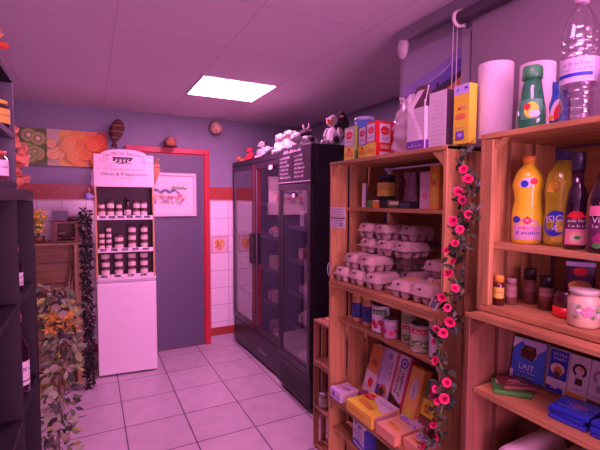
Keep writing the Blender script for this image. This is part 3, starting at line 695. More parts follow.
p_scrib(fr, .07, .142, .40, .017, TO, 2, 14); p_text(fr, 'Olives & Préparations', .236, .108, .038, TB, 2, rot=.0, sx=1.1)
p_scrib(fr, .15, .07, .32, .010, TO, 2, 17)
g.out('lettering', hd, recalc=False)
# side brackets of the header
g = G(); g.prism([(.238, .03, .97), (.30, .03, .955), (.245, .03, .80)], (0, .09, 0), wood((.5, .25, .12), 'z')); g.out('bracket', t)
g = G(); g.tube([(.25, .07, .98), (.265, .07, 1.03), (.285, .07, 1.05)], .012, WK, 6); g.box((.268, .07, .985), (.045, .05, .03), WK); g.out('wicker_scoop', t)
g = G(); g.prism([(-.238, .03, .95), (-.262, .03, .90), (-.25, .03, .86), (-.265, .03, .82), (-.238, .03, .76)], (0, .06, 0), mat((.65, .45, .5), .7)); g.out('paper_trim', t)
t = thing('lavender_sachet', 'small violet lavender sachet hanging beside the jar display', 'sachet', (-.012, 3.83, 1.53))
g = G(); g.blob((0, 0, .028), (.036, .022, .026), mat((.3, .25, .55), .8, bump=.5), 3, .2, 9); g.out('bag', t); G().tube([(0, 0, .05), (0.008, 0, .075), (.0, 0, .105)], .002, LILAC, 5).out('ribbon', t)
# jars: prototypes, then copies
DZ = .8525; DA = math.radians(-5)
def dpos(x, y, z): return (.262+x*math.cos(DA)-y*math.sin(DA), 3.80+x*math.sin(DA)+y*math.cos(DA), DZ+z)
def jar(label, r, h, content, lidm, labm=None, loc=(0, 0, 0), rz=0, group=None, name='jam_jar', labh=(.25, .68), cat='jar', scr=None, lidr=1.0):
    t = thing(name, label, cat, loc, rz, group)
    g = G(); g.lathe([(0, 0), (r*.88, 0), (r, h*.06), (r, h*.74), (r*.86, h*.84), (0, h*.84)], content, 18); g.out('glass', t)
    g = G(); g.lathe([(0, h*.841), (r*.86*lidr, h*.841), (r*.9*lidr, h*.85), (r*.9*lidr, h*.985), (r*.84*lidr, h), (0, h)], lidm, 18); g.out('lid', t)
    if labm:
        g = G(); w = Wrap(g, (0, 0, 0), r*1.012, -PI/2); p_rect(w, -r*1.15, h*labh[0], r*1.15, h*labh[1], labm, 0)
        if scr is not None:
            hh = h*(labh[1]-labh[0])
            p_scrib(w, -r*.7, h*labh[0]+hh*.55, r*.8, hh*.22, INK, 2, scr); p_scrib(w, -r*.6, h*labh[0]+hh*.2, r*.6, hh*.15, INK, 2, scr+1)
        g.out('label', t, recalc=False)
    return t
JD, JR, JP = mat((.2, .09, .08), .2, coat=.5), mat((.25, .06, .05), .2, coat=.5), mat((.5, .25, .18), .25, coat=.5)
LB = mat((.66, .55, .5), .6); LDK = mat((.05, .035, .04), .35)
cols1 = (-.185, -.117, -.05, .02, .09, .15)
P1 = None
ordn = ('leftmost column', 'second column', 'third column', 'fourth column', 'fifth column', 'rightmost column')
base = jar('x', .031, .068, JD, LDK, LB, labh=(.14, .66))
first = [True]
def put(x, y, z, sc, label, group):
    if first[0]: o = base; first[0] = False
    else: o = copy_tree(base)
    o.location = dpos(x, y, z); o.rotation_euler = (0, 0, DA); o.scale = sc; o['label'] = label; o['group'] = group
    return o
GA, GB, GC_ = 'jars on the top shelf of the display', 'jars on the middle shelf of the display', 'jars on the bottom shelf of the display'
z = SZ[2]+.0125
for k, x in enumerate(cols1):
    if k == 3: continue
    for lv in range(2):
        if k in (0, 2) and lv == 1: put(x, .06, z+.0685*lv, (.8, .8, .75), 'small dark lidded jar on the top display shelf, upper one of the %s' % ordn[k], GA)
        else: put(x, .06, z+.0685*lv, (1, 1, 1), 'labelled jar on the top display shelf, %s one of the %s' % (('lower', 'upper')[lv], ordn[k]), GA)
bt = thing('oil_bottle', 'taller dark bottle among the jars on the top display shelf', 'bottle', dpos(.02, .06, z), DA)
g = G(); g.lathe([(0, 0), (.03, 0), (.032, .01), (.032, .085), (.014, .115), (.012, .14), (0, .14)], mat((.03, .015, .015), .15, coat=.6), 18); g.out('glass', bt)
g = G(); g.lathe([(.0, .1405), (.015, .1405), (.015, .165), (0, .168)], BLACK, 12); g.out('cap', bt)
g = G(); w = Wrap(g, (0, 0, 0), .0325, -PI/2); p_rect(w, -.035, .02, .035, .06, LB, 0); p_scrib(w, -.02, .035, .025, .012, INK, 2, 5); g.out('label', bt, recalc=False)
z = SZ[1]+.0125
for k, (x, n, sc, nm) in enumerate(((-.19, 3, (.78, .78, .72), 'leftmost small'), (-.135, 4, (.72, .72, .72), 'second small'), (-.055, 2, (1.2, 1.2, .88), 'wide middle'), (.05, 3, (1.12, 1.12, 1), 'fourth'), (.15, 3, (1.02, 1.02, 1), 'rightmost'))):
    for lv in range(n): put(x, .06, z+(.068*sc[2]+.0005)*lv, sc, 'labelled jar on the middle display shelf, number %d from below in the %s stack' % (lv+1, nm), GB)
z = SZ[0]+.0125
for k, (x, nm) in enumerate(((-.165, 'leftmost'), (-.06, 'second'), (.045, 'third'), (.145, 'rightmost'))):
    for lv in range(3): put(x, .06, z+.0685*lv, (1.14, 1.14, 1), 'labelled jar on the bottom display shelf, %s in the %s stack' % (('lowest', 'middle one', 'topmost')[lv], nm), GC_)

#SECTION plush toys
def plush(name, label, cat, loc, rz, col, head=None, spots=None, ear=None, muz=None, lying=False, s=1.0, horns=None, extra=None):
    """sitting (or lying) soft toy facing local -x"""
    t = thing(name, label, cat, loc, rz, 'soft toys on the tall fridges'); t.scale = (s, s, s)
    g = G(); hc = head or col
    if lying:
        g.blob((.06, 0, .048), (.10, .055, .05), col, 3, .1); hp = Vector((-.05, 0, .075))
        for a, b in ((-.03, .05), (-.03, -.05), (.13, .05), (.13, -.05)): g.blob((a, b, .02), (.04, .02, .02), col, 2)
    else:
        g.blob((0, 0, .065), (.052, .056, .068), col, 3, .1); hp = Vector((-.015, 0, .16))
        for y in (-1, 1):
            g.blob((-.055, y*.04, .022), (.045, .022, .022), col, 2); g.blob((-.02, y*.058, .085), (.022, .018, .042), col, 2, rot=(y*.4, 0, 0))
    g.out('body', t, remesh=.006, fuzz=.006)
    g = G(); g.blob(hp, (.046, .044, .042), hc, 3, .08); g.out('head', t, fuzz=.004)
    g = G(); g.blob(hp+Vector((-.042, 0, -.012)), (.025, .026, .02), muz or hc, 2); g.blob(hp+Vector((-.066, 0, -.006)), (.006, .009, .006), INK, 1); g.out('muzzle', t)
    for y in (-1, 1):
        g = G(); g.blob(hp+Vector((.005, y*.05, .018)), (.012, .024, .013), ear or hc, 2, rot=(y*.5, 0, 0)); g.out('ear', t)
        g = G(); g.blob(hp+Vector((-.04, y*.018, .012)), (.005, .005, .006), INK, 1); g.out('eye', t)
        if horns: g = G(); g.tube([hp+Vector((0, y*.02, .035)), hp+Vector((0, y*.032, .06)), hp+Vector((-.005, y*.028, .08))], [.008, .007, .002], horns, 8); g.out('horn', t)
    for k, (c, r) in enumerate(spots or ()): g = G(); g.blob(c, r, mat((.02, .015, .02), .8, sheen=.3), 3, .1, seed=k); g.out('patch', t)
    if extra: extra(t, hp)
    return t
FW1 = mat((.46, .46, .44), .9, sheen=.3, bump=.5, scale=90); FB = mat((.02, .015, .02), .8, sheen=.3); FC = mat((.5, .34, .24), .9, sheen=.3)
FO = mat((.8, .3, .15), .9); FRd = mat((.7, .03, .06), .8)
Z0 = 1.9315
plush('soft_toy', 'small orange soft toy lying at the far end of the two-door fridge', 'soft toy', (1.42, 4.12, Z0), .2, FO, lying=True, s=.5)
plush('soft_toy', 'red soft toy on the two-door fridge between the orange and the white ones', 'soft toy', (1.43, 3.86, Z0), .3, FRd, head=FRd, s=.62)
plush('soft_toy', 'white soft toy with dark ears beside the red one on the two-door fridge', 'soft toy', (1.50, 3.70, Z0), .4, FW1, ear=FB, s=.85)
plush('soft_toy', 'pale soft toy with beige head in the middle of the row on the fridges', 'soft toy', (1.60, 3.46, Z0), .3, FW1, head=FC, s=1.08, ear=FW1)
plush('soft_toy', 'long white soft toy lying in front of the beige-headed one', 'soft toy', (1.425, 3.42, Z0), 1.35, mat((.42, .38, .42), .9, sheen=.3), lying=True, s=.72)
plush('soft_toy', 'fluffy white sheep soft toy at the joint of the two tall fridges, farther one', 'soft toy', (1.47, 3.205, Z0), .4, FW1, s=.85, muz=FC)
plush('soft_toy', 'fluffy white sheep soft toy at the joint of the two tall fridges, nearer one', 'soft toy', (1.455, 3.0, Z0), .5, FW1, s=.84, ear=FC, muz=FC)
plush('soft_toy', 'small dark horned soft toy behind the white sheep toys', 'soft toy', (1.62, 3.02, Z0), .4, FB, s=1.0, horns=PINK)
plush('soft_toy', 'white cow soft toy with black patches lying on the chalk-lettered fridge', 'soft toy', (1.45, 2.79, Z0), .2, FW1, lying=True, s=1.0, spots=(((-.05, .03, .10), (.028, .025, .024)), ((.06, -.03, .07), (.04, .035, .03))), ear=FB)
plush('soft_toy', 'large black and white cow soft toy with orange muzzle on the chalk-lettered fridge', 'soft toy', (1.60, 2.55, Z0), .35, FW1, s=1.1, spots=(((.02, -.035, .135), (.055, .05, .09)), ((-.06, -.05, .03), (.028, .025, .025))), muz=FO, ear=PINK)

#SECTION boxes and packs
def carton(name, label, cat, loc, rz, size, base, art=None, side=None, top=None, rot=None, group=None, parts=True):
    """box of w (y) x d (x) x h, front toward local -x"""
    w, d, h = size; t = thing(name, label, cat, loc, rz, group, rot=rot)
    G().bx(-d/2, d/2, -w/2, w/2, 0, h, base).out('box', t, bevel=.0008)
    g = G(); n = 0
    if art: f = Flat(g, (-d/2-.0002, w/2, 0), (0, -1, 0), (0, 0, 1)); art(f, w, h); n += 1
    if side: f = Flat(g, (-d/2, -w/2-.0002, 0), (1, 0, 0), (0, 0, 1)); side(f, d, h); n += 1
    if top: f = Flat(g, (-d/2, w/2, h+.0002), (0, -1, 0), (1, 0, 0)); top(f, w, d); n += 1
    if n: g.out('print', t, recalc=False)
    else: g.bm.free()
    return t
def A(f, w, h, items):
    """fractional layout: ('r',x0,y0,x1,y1,m) ('d',x,y,rx,ry,m) ('s',x0,y,x1,hh,m) ('t',txt,x,y,size,m,rot)"""
    for k, i in enumerate(items):
        l = 1+k*.6
        if i[0] == 'r': p_rect(f, i[1]*w, i[2]*h, i[3]*w, i[4]*h, i[5], l)
        if i[0] == 'd': p_disc(f, i[1]*w, i[2]*h, i[3]*w, i[4]*w, i[5], l, rot=i[6] if len(i) > 6 else 0)
        if i[0] == 's': p_scrib(f, i[1]*w, i[2]*h, i[3]*w, i[4]*h, i[5], l, k, rot=i[6] if len(i) > 6 else 0)
        if i[0] == 't': p_text(f, i[1], i[2]*w, i[3]*h, i[4]*w, i[5], l, rot=i[6] if len(i) > 6 else 0)
        if i[0] == 'p': p_poly(f, [(a*w, b*h) for a, b in i[1]], i[2], l)
def art(items): return lambda f, w, h: A(f, w, h, items)
MZ = 1.7165
oval = [('r', .1, .45, .9, .93, WHITE), ('d', .5, .76, .33, .22, RED), ('s', .28, .73, .75, .06, WHITE), ('s', .2, .55, .8, .05, PURPLE)]
foodart = [('r', 0, 0, 1, .42, YELLOW), ('d', .35, .22, .25, .16, ORANGE), ('d', .68, .2, .24, .14, mat((.8, .4, .06), .5)), ('d', .5, .34, .14, .1, RED)]
BG = 'boxes on top of the middle crate column'
carton('food_box', 'white and green food box with red oval, farthest on top of the middle crates', 'box', (1.115, 1.612, MZ), 0, (.085, .05, .16), mat((.5, .6, .3), .5), art(foodart+oval), art([('r', 0, 0, 1, 1, LIME), ('s', .2, .6, .8, .06, WHITE), ('r', 0, 0, 1, .3, GREEN)]), group=BG)
carton('food_box', 'blue-sided food box with red oval between the green one and the red ones', 'box', (1.125, 1.522, MZ), 0, (.062, .05, .155), SKY, art(foodart+oval), group=BG)
carton('food_box', 'red food box with white oval panels beside the plastic bag on the middle crates', 'box', (1.14, 1.448, MZ), 0, (.068, .095, .16), RED, art(foodart[:3]+oval), art([('r', .2, .42, .8, .93, WHITE), ('d', .5, .74, .26, .2, RED), ('s', .3, .7, .7, .06, WHITE), ('s', .28, .5, .72, .05, PURPLE), ('r', .25, .25, .75, .36, mat((.8, .5, .3), .5)), ('r', .2, .05, .8, .17, WHITE), ('s', .25, .08, .75, .05, RED)]), group=BG)
t = thing('tin_can', 'tall blue round tin with a pale lid behind the food boxes', 'tin', (1.192, 1.636, MZ))
g = G(); g.lathe([(0, 0), (.045, 0), (.045, .20), (0, .20)], SKY, 24); g.out('can_body', t)
g = G(); g.lathe([(0, .2005), (.047, .2005), (.047, .217), (.042, .217), (.042, .212), (0, .212)], mat((.55, .65, .85), .4), 24); g.out('lid', t)
g = G(); w = Wrap(g, (0, 0, 0), .0455, PI+.85); p_rect(w, -.05, .09, .05, .17, BLUE, 0); p_scrib(w, -.03, .12, .04, .02, WHITE, 2, 3); p_disc(w, 0, .05, .03, .025, WHITE, 1); g.out('label', t, recalc=False)
def bag(name, label, cat, loc, rz, w, d, h, m, top=.25, seed=0, neck=.18, group=None, amp=.12, lean=0, printf=None):
    """soft bag: full below, gathered towards the top"""
    t = thing(name, label, cat, loc, rz, group); g = G()
    def fn(u, v):
        a = 2*PI*u; k = 1 if v < .55 else 1-(1-top)*((v-.55)/.45)**1.3; q = min(1, .75+v*2.5)
        cx, sy = math.cos(a), math.sin(a); e = .55
        x = d/2*k*q*math.copysign(abs(cx)**e, cx); y = w/2*(k if v < .8 else k+(v-.8)*neck*5)*q*math.copysign(abs(sy)**e, sy)
        n = noise.noise(Vector((cx*2+seed, sy*2, v*5)))*amp*w; nn = noise.noise(Vector((cx*5+seed, sy*5, v*14)))*amp*w*.35
        return Vector((x+(n+nn)*cx+lean*v*h, y+(n+nn)*sy, v*h*(1+.04*math.sin(a*3+seed)*(v > .9))))
    g.grid(fn, 28, 22, m); g.faces([fn(i/28, 0) for i in range(28)], [tuple(range(27, -1, -1))], m)
    bmesh.ops.remove_doubles(g.bm, verts=g.bm.verts, dist=1e-5)
    b = g.out('bag_body', t)
    if printf: g = G(); printf(g); g.out('print', t, recalc=False)
    return t
PLB = mat((.75, .68, .68), .3, var=.15, scale=30, bump=.6, coat=.3)
def pr1(g):
    f = Flat(g, (-.066, .07, 0), (0, -1, 0), (0, 0, 1)); p_disc(f, .055, .13, .024, .018, BLUE, 2, rot=.4); p_scrib(f, .03, .10, .10, .012, PURPLE, 2, 2); p_disc(f, .06, .05, .03, .02, YELLOW, 1)
bag('plastic_bag', 'crumpled clear plastic bag with a blue mark, beside the red food box', 'bag', (1.16, 1.29, MZ), .0, .11, .08, .235, PLB, .25, 3, .5, lean=.0, amp=.2)
t = thing('flour_bag', 'white paper bag with a purple band and gathered dark top on the middle crates', 'bag', (1.10, 1.148, MZ), 0)
g = G(); g.prism([(-.033, -.045, 0), (-.033, .045, 0), (-.033, .043, .16), (-.004, .012, .235), (-.004, -.03, .235), (-.033, -.043, .16)], (.004, 0, 0), WHITE)
g.bx(-.0285, .032, -.045, .045, 0, .155, WHITE); g.prism([(-.028, -.044, .155), (.03, -.044, .155), (.002, -.026, .24), (-.004, -.026, .24)], (0, .06, 0), mat((.12, .06, .08), .5)); g.out('paper', t)
g = G(); f = Flat(g, (-.0335, .045, 0), (0, -1, 0), (0, 0, 1)); p_rect(f, 0, 0, .09, .036, PURPLE, 1); p_scrib(f, .01, .012, .08, .012, WHITE, 2, 3)
for k in range(6): p_scrib(f, .012, .06+.014*k, .078, .006, mat((.6, .5, .7), .6), 1, k, w=.0012)
f = Flat(g, (-.028, -.0455, 0), (1, 0, 0), (0, 0, 1)); p_rect(f, 0, 0, .06, .036, PURPLE, 1); g.out('print', t, recalc=False)
carton('food_box', 'plain white box with fine print beside the yellow box on the middle crates', 'box', (1.105, 1.056, MZ), 0, (.080, .05, .195), WHITE, art([('s', .1, .82-.075*k, .92, .022, mat((.55, .42, .6), .6)) for k in range(11)]), art([('r', 0, 0, 1, 1, mat((.12, .07, .12), .5))]))
carton('cereal_box', 'yellow box with lilac top and red picture beside the kitchen rolls', 'box', (1.09, .947, MZ), 0, (.062, .035, .19), mat((.88, .8, .05), .5), art([('r', 0, .84, 1, 1, LILAC), ('d', .25, .92, .1, .08, SKY), ('d', .8, .93, .12, .06, BLUE), ('s', .1, .74, .9, .03, GOLD), ('d', .4, .6, .12, .07, RED), ('d', .65, .62, .2, .04, PINK), ('d', .5, .47, .34, .13, mat((.8, .2, .12), .5)), ('d', .45, .5, .2, .07, ORANGE), ('s', .12, .27, .8, .02, PURPLE), ('r', .2, .08, .75, .22, PURPLE), ('d', .48, .15, .16, .1, LILAC), ('s', .33, .125, .65, .03, PURPLE)]))
# top of the right column
TZ = 1.7295
def roll(label, loc, r, h, seed, tear=0):
    t = thing('kitchen_roll', label, 'kitchen roll', loc, 0, 'kitchen rolls on the right crates'); rn = random.Random(seed)
    g = G(); g.lathe([(.021, .001), (r*.98, 0), (r, .003), (r, h-.003), (r*.98, h), (.021, h-.001), (.021, .001)], mat((.80, .74, .75), .95, var=.05, scale=140, bump=.8), 40, twist=lambda a, z: 1+.02*math.sin(a*2+z*9)); g.out('paper', t)
    g = G(); g.lathe([(.02, .0), (.0205, h-.002), (.018, h-.002), (.018, .0)], BISCUIT, 20); g.out('core', t)
    return t
roll('unwrapped white kitchen roll on the right crates, nearest the yellow box', (1.165, .895, TZ+.0), .052, .238, 1)
roll('unwrapped white kitchen roll behind the green dish soap bottle', (1.275, .828, TZ), .051, .235, 2)
def bottle(name, label, cat, loc, rz, prof, m, cap=None, capm=None, twist=None, sx=1, sy=1, lab=None, group=None, seg=28, liquid=None):
    t = thing(name, label, cat, loc, rz, group)
    g = G(); g.lathe(prof, m, seg, twist=twist, sx=sx, sy=sy); g.out('bottle_body', t)
    if cap: g = G(); g.lathe(cap, capm, 18); g.out('cap', t)
    if lab: g = G(); lab(g); g.out('label', t, recalc=False)
    return t
GRN = mat((.05, .45, .18), .10, coat=.6, trans=.6)
def lb1(g):
    w = Wrap(g, (0, 0, 0), .0375, PI+.6); p_rect(w, -.03, .03, .03, .085, mat((.08, .4, .2), .4), 0); p_disc(w, 0, .055, .018, .022, YELLOW, 2); p_disc(w, .008, .045, .014, .01, WHITE, 3); p_disc(w, -.01, .065, .008, .008, RED, 4)
bottle('dish_soap_bottle', 'green dish soap bottle standing in front of the second kitchen roll', 'bottle', (1.12, .742, TZ), 0, [(0, 0), (.031, 0), (.035, .01), (.035, .05), (.030, .085), (.025, .12), (.022, .145), (0, .146)], GRN, [(0, .1465), (.026, .1465), (.027, .155), (.026, .178), (.022, .182), (0, .183)], mat((.06, .35, .12), .35), lab=lb1, sy=1.1)
def lb2(g):
    f = Flat(g, (-.024, .03, 0), (0, -1, 0), (0, 0, 1)); p_disc(f, .034, .055, .014, .03, WHITE, 1, rot=-.3); p_disc(f, .04, .05, .010, .022, RED, 2, rot=-.3); p_disc(f, .022, .035, .007, .007, ORANGE, 2)
t = bag('sponge_pack', 'blue and red refill pouch between the dish soap and the water bottle', 'pouch', (1.175, .695, TZ), 0, .045, .035, .135, mat((.05, .15, .6), .3, coat=.4), .3, 7, .6, amp=.1, printf=lb2)
CLR = mat((.95, .93, .95), .04, var=0, trans=1.0)
def water_prof():
    p = [(0, 0), (.038, 0), (.043, .012)]; z = .02
    for k in range(4): p += [(.0435, z), (.0405, z+.008), (.0435, z+.016)]; z += .022
    p += [(.0425, .108), (.0425, .17)]; z = .178
    for k in range(3): p += [(.0435, z), (.0395, z+.009), (.0435, z+.018)]; z += .021
    p += [(.041, .25), (.034, .275), (.022, .298), (.0135, .307), (.0135, .316)]
    return p
def lb3(g):
    w = Wrap(g, (0, 0, 0), .0442, PI+.55); p_rect(w, -.13, .108, .13, .17, mat((.75, .68, .8), .4), 0); p_rect(w, -.13, .122, .03, .131, BLUE, 1); p_rect(w, .035, .112, .062, .166, mat((.5, .45, .65), .4), 1)
    p_scrib(w, -.04, .150, .02, .010, mat((.35, .3, .6), .5), 2, 3); p_scrib(w, -.04, .137, .03, .008, mat((.4, .35, .6), .5), 2, 8)
bottle('water_bottle', 'large clear plastic water bottle with a pale label, tallest on the right crates', 'bottle', (1.150, .634, TZ), 0, water_prof()+[(0, .3165)], glass_sheet((.93, .9, .94), 3.2, .06), [(0, .317), (.0165, .317), (.0165, .334), (.015, .336), (0, .336)], mat((.7, .5, .65), .3), lab=lb3)
bag('sweet_pack', 'glossy pink pack cut off by the right edge beside the water bottle', 'pack', (1.15, .530, TZ), .2, .06, .05, .12, mat((.75, .08, .2), .3, coat=.5), .5, 4, .4)

#SECTION upper middle shelf
UZ = 1.501
t = thing('candle', 'slim white candle with a dark tip, leftmost on the upper middle shelf', 'candle', (1.17, 1.60, UZ))
g = G(); g.cyl((0, 0, 0), .010, .115, WHITE, 14); g.out('wax', t); g = G(); g.cyl((0, 0, .1155), .007, .02, BROWN, 10, r2=.002); g.out('tip', t)
def pjar(name, label, loc, r, h, body, lid, lab, sc=1, group=None, cat='jar', lh=(.15, .68), faces=PI+.75, art_=None):
    t = thing(name, label, cat, loc, 0, group)
    g = G(); g.lathe([(0, 0), (r*.9, 0), (r, h*.05), (r, h*.74), (r*.84, h*.82), (r*.84, h*.86), (0, h*.86)], body, 22); g.out('glass', t)
    g = G(); g.lathe([(0, h*.861), (r*.9, h*.861), (r*.9, h*.985), (r*.85, h), (0, h)], lid, 22); g.out('lid', t)
    g = G(); w = Wrap(g, (0, 0, 0), r*1.012, faces); p_rect(w, -r*1.3, h*lh[0], r*1.3, h*lh[1], lab, 0)
    if art_: art_(w, r, h)
    else: p_scrib(w, -r*.5, h*(lh[0]+lh[1])/2, r*.7, h*.08, INK if lab is not DARK else WHITE, 2, sc)
    g.out('label', t, recalc=False); return t
pjar('food_jar', 'squat jar with gold label and dark blue lid on the upper middle shelf', (1.205, 1.475, UZ+.035), .042, .115, DARK, mat((.04, .04, .12), .4), GOLD)
carton('biscuit_box', 'low orange and green tray pack lying under the gold-labelled jar', 'pack', (1.20, 1.475, UZ), 0, (.15, .10, .034), mat((.25, .3, .12), .5), art([('r', 0, 0, .3, 1, GREEN), ('r', .3, 0, .62, .8, ORANGE), ('r', .32, .8, .6, 1, WHITE), ('r', .62, 0, 1, 1, DARK)]))
bag('snack_bag', 'patterned white and red snack bag leaning on the upper middle shelf', 'bag', (1.23, 1.345, UZ+.0), -.5, .09, .045, .15, mat((.42, .25, .28), .35, var=.8, scale=70), .8, 5, .2)
bag('snack_bag', 'dark red snack bag behind the gold-labelled jar on the upper middle shelf', 'bag', (1.275, 1.435, UZ), -.4, .09, .045, .14, mat((.22, .05, .06), .35, var=.5, scale=50), .7, 9, .2)
bag('snack_bag', 'dark blue and white snack bag beside the white and pink box', 'bag', (1.26, 1.28, UZ), -.4, .07, .04, .15, mat((.12, .1, .3), .35, var=.9, scale=50), .8, 11, .2)
carton('sauce_tray', 'low dark green and white tray in front of the snack bags', 'pack', (1.165, 1.305, UZ), 0, (.13, .06, .028), DARK, art([('r', .0, .5, .45, 1, CREAM), ('r', .5, .1, .95, .8, mat((.06, .09, .12), .5)), ('r', .03, .1, .4, .45, GREEN)]))
carton('tea_box', 'white and pink box with floral side on the upper middle shelf', 'box', (1.205, 1.20, UZ), .15, (.055, .075, .145), mat((.72, .5, .52), .5), art([('r', .1, .08, .9, .92, mat((.78, .6, .6), .5)), ('s', .2, .6, .8, .05, PURPLE), ('d', .5, .35, .25, .25, PINK)]), art([('r', 0, 0, 1, 1, mat((.45, .25, .25), .5)), ('d', .4, .7, .2, .2, BROWN), ('d', .55, .4, .22, .2, mat((.3, .1, .12), .5)), ('d', .3, .2, .14, .14, CREAM)]))
carton('food_box', 'narrow orange box at the right end of the upper middle shelf', 'box', (1.175, 1.125, UZ), .1, (.042, .07, .165), ORANGE, art([('r', .2, .1, .8, .5, GOLD), ('d', .5, .75, .3, .3, YELLOW), ('s', .2, .57, .8, .05, BROWN)]), art([('r', 0, 0, 1, .5, mat((.8, .4, .05), .5)), ('d', .5, .6, .25, .2, BROWN)]))

#SECTION egg cartons
EG = mat((.62, .47, .40), .95, var=.12, scale=120, bump=.5); EG2 = mat((.54, .41, .35), .95, var=.12, scale=120, bump=.5); EK = mat((.05, .03, .03), .9)
def egg_proto(label, loc, rz):
    t = thing('egg_carton', label, 'egg carton', loc, rz, 'grey pulp egg cartons')
    g = G()
    for i in range(3):
        for j in (-1, 1): g.lathe([(0, 0), (.013, 0), (.017, .004), (.0245, .033), (0, .033)], EG2, 10, c=((i-1)*.047, j*.0235, 0))
    g.box((0, 0, .033), (.15, .102, .004), EG); g.out('base', t)
    g = G()
    def fn(u, v):
        a = 2*PI*u; cx, sy = math.cos(a), math.sin(a); e = .28; k = 1-.22*v; kx = 1-.16*v
        x = .073*kx*math.copysign(abs(cx)**e, cx); y = .049*k*math.copysign(abs(sy)**e, sy)
        sc = .0032*math.sin(PI*v)*(math.cos(x/.047*2*PI) if abs(y) > .03 else math.cos(y/.047*2*PI+PI))
        return Vector((x+sc*cx, y+sc*(1 if y > 0 else -1), .0352+.030*v**.8))
    N = 48; g.grid(fn, N, 6, EG); rim = [fn(i/N, 1) for i in range(N)]
    rows = [rim, [Vector((p.x*.86, p.y*.8, p.z+.003)) for p in rim], [Vector((p.x*.5, p.y*.3, p.z+.0015)) for p in rim]]
    g.faces([p for r_ in rows for p in r_]+[Vector((0, 0, .0665))], [(k*N+i, k*N+(i+1) % N, (k+1)*N+(i+1) % N, (k+1)*N+i) for k in range(2) for i in range(N)]+[(2*N+i, 2*N+(i+1) % N, 3*N) for i in range(N)], EG, True)
    for s in (-1, 1): g.blob((s*.0675, 0, .055), (.003, .008, .005), EK, 1)
    bmesh.ops.remove_doubles(g.bm, verts=g.bm.verts, dist=1e-5)
    g.out('lid', t); return t
EZ = 1.1525; EH = .0655
place = ['bottom layer', 'second layer', 'third layer', 'fourth layer']
spots = [(0, 1.105, 1.605, 'front left'), (0, 1.115, 1.498, 'front, second from left'), (0, 1.125, 1.392, 'front, third from left'), (0, 1.275, 1.575, 'rear left'), (0, 1.285, 1.468, 'rear, second from left'), (0, 1.29, 1.362, 'rear, third from left'),
 (1, 1.125, 1.555, 'front left'), (1, 1.13, 1.447, 'front right'), (1, 1.287, 1.50, 'rear left'), (1, 1.287, 1.392, 'rear right'),
 (2, 1.20, 1.535, 'left end'), (2, 1.21, 1.428, 'middle'), (2, 1.22, 1.32, 'right end'),
 (3, 1.205, 1.555, 'left end'), (3, 1.215, 1.445, 'middle'), (3, 1.285, 1.34, 'right end')]
ep = None
for k, (lv, x, y, w_) in enumerate(spots):
    lb = 'grey pulp egg carton in the %s of the big stack, %s' % (place[lv], w_)
    if lv == 3 and w_ == 'right end': x = 1.27
    loc = (x, y, EZ+lv*(EH+.003)); rz = random.Random(k).uniform(-.05, .05)
    ep_ = egg_proto(lb, loc, rz) if ep is None else dup(ep, loc, rz, lb, 'grey pulp egg cartons')
    if ep is None: ep = ep_
for lb, loc, rz in (('egg carton with a yellow mark alone on the front edge, farther of two', (1.125, 1.225, EZ), .12), ('egg carton with a yellow mark at the right front corner, nearer of two', (1.135, 1.115, EZ), .05),
                    ('egg carton at the back right, lower one beside the dark pad', (1.285, 1.20, EZ), .1), ('egg carton at the back right, upper one beside the dark pad', (1.285, 1.205, EZ+EH+.003), -.1)):
    e = dup(ep, loc, rz, lb, 'grey pulp egg cartons')
    if 'yellow' in lb: G().box((.02, .0, .0685), (.07, .03, .001), mat((.75, .5, .1), .6)).out('paper_slip', e, rot=(0, 0, 0))
o = G().box((0, 0, .085), (.02, .12, .17), mat((.015, .012, .015), .6)).out('dark_pad', loc=(1.345, 1.075, EZ), rot=(0, 0, .0), bevel=.003); tag(o, 'black upright pad leaning at the back right of the egg shelf', 'pad')

#SECTION cans and jars of the middle crate
CZ = .9585
PE, BLB = mat((.75, .42, .2), .2, coat=.5), mat((.05, .07, .3), .5)
pjar('food_jar', 'tall peach coloured jar with blue label, leftmost on the can shelf', (1.135, 1.58, CZ), .034, .135, PE, GOLD, BLB, 1, 'peach coloured jars with blue labels')
pjar('food_jar', 'tall peach coloured jar with blue label, second from left on the can shelf', (1.135, 1.498, CZ), .034, .135, PE, GOLD, BLB, 2, 'peach coloured jars with blue labels')
def can(label, loc, r, h, artf, base=SILVER, ang=PI+.72, group='cans on the middle crate shelf'):
    t = thing('food_can', label, 'can', loc, 0, group); g = G()
    p = [(0, .002), (r*.94, .002), (r*.95, 0), (r, .003)]
    for k in range(5): z = h*.15+k*h*.15; p += [(r, z), (r*.985, z+h*.04), (r, z+h*.08)]
    g.lathe(p+[(r, h-.003), (r*.96, h), (r*.93, h-.002), (0, h-.003)], base, 26); g.out('can_body', t)
    g = G(); w = Wrap(g, (0, 0, 0), r*1.008, ang); artf(w, r, h); g.out('label', t, recalc=False); return t
def ca(bg, stripe, food, fm, n=8, seed=0):
    def f(w, r, h):
        p_rect(w, -r*PI*.98, h*.05, r*PI*.98, h*.95, bg, 0); p_rect(w, -r*.9, h*.68, r*.75, h*.86, stripe, 1); p_scrib(w, -r*.6, h*.72, r*.6, h*.1, WHITE if stripe is not WHITE else RED, 2, seed)
        rr = random.Random(seed)
        for k in range(n): p_disc(w, rr.uniform(-.9, .9)*r, h*rr.uniform(.12, .42), r*.3*food[0], r*.3*food[1], fm[k % len(fm)], 2+k*.3, 10, rot=rr.uniform(-.6, .9))
    return f
BN = [mat((.12, .3, .05), .5), mat((.25, .42, .1), .5), mat((.5, .6, .3), .5)]
can('white can with red fruit label beside the peach jars', (1.125, 1.40, CZ), .041, .122, ca(WHITE, GREEN, (1, 1), [RED, mat((.5, .05, .1), .5)], 8, 1))
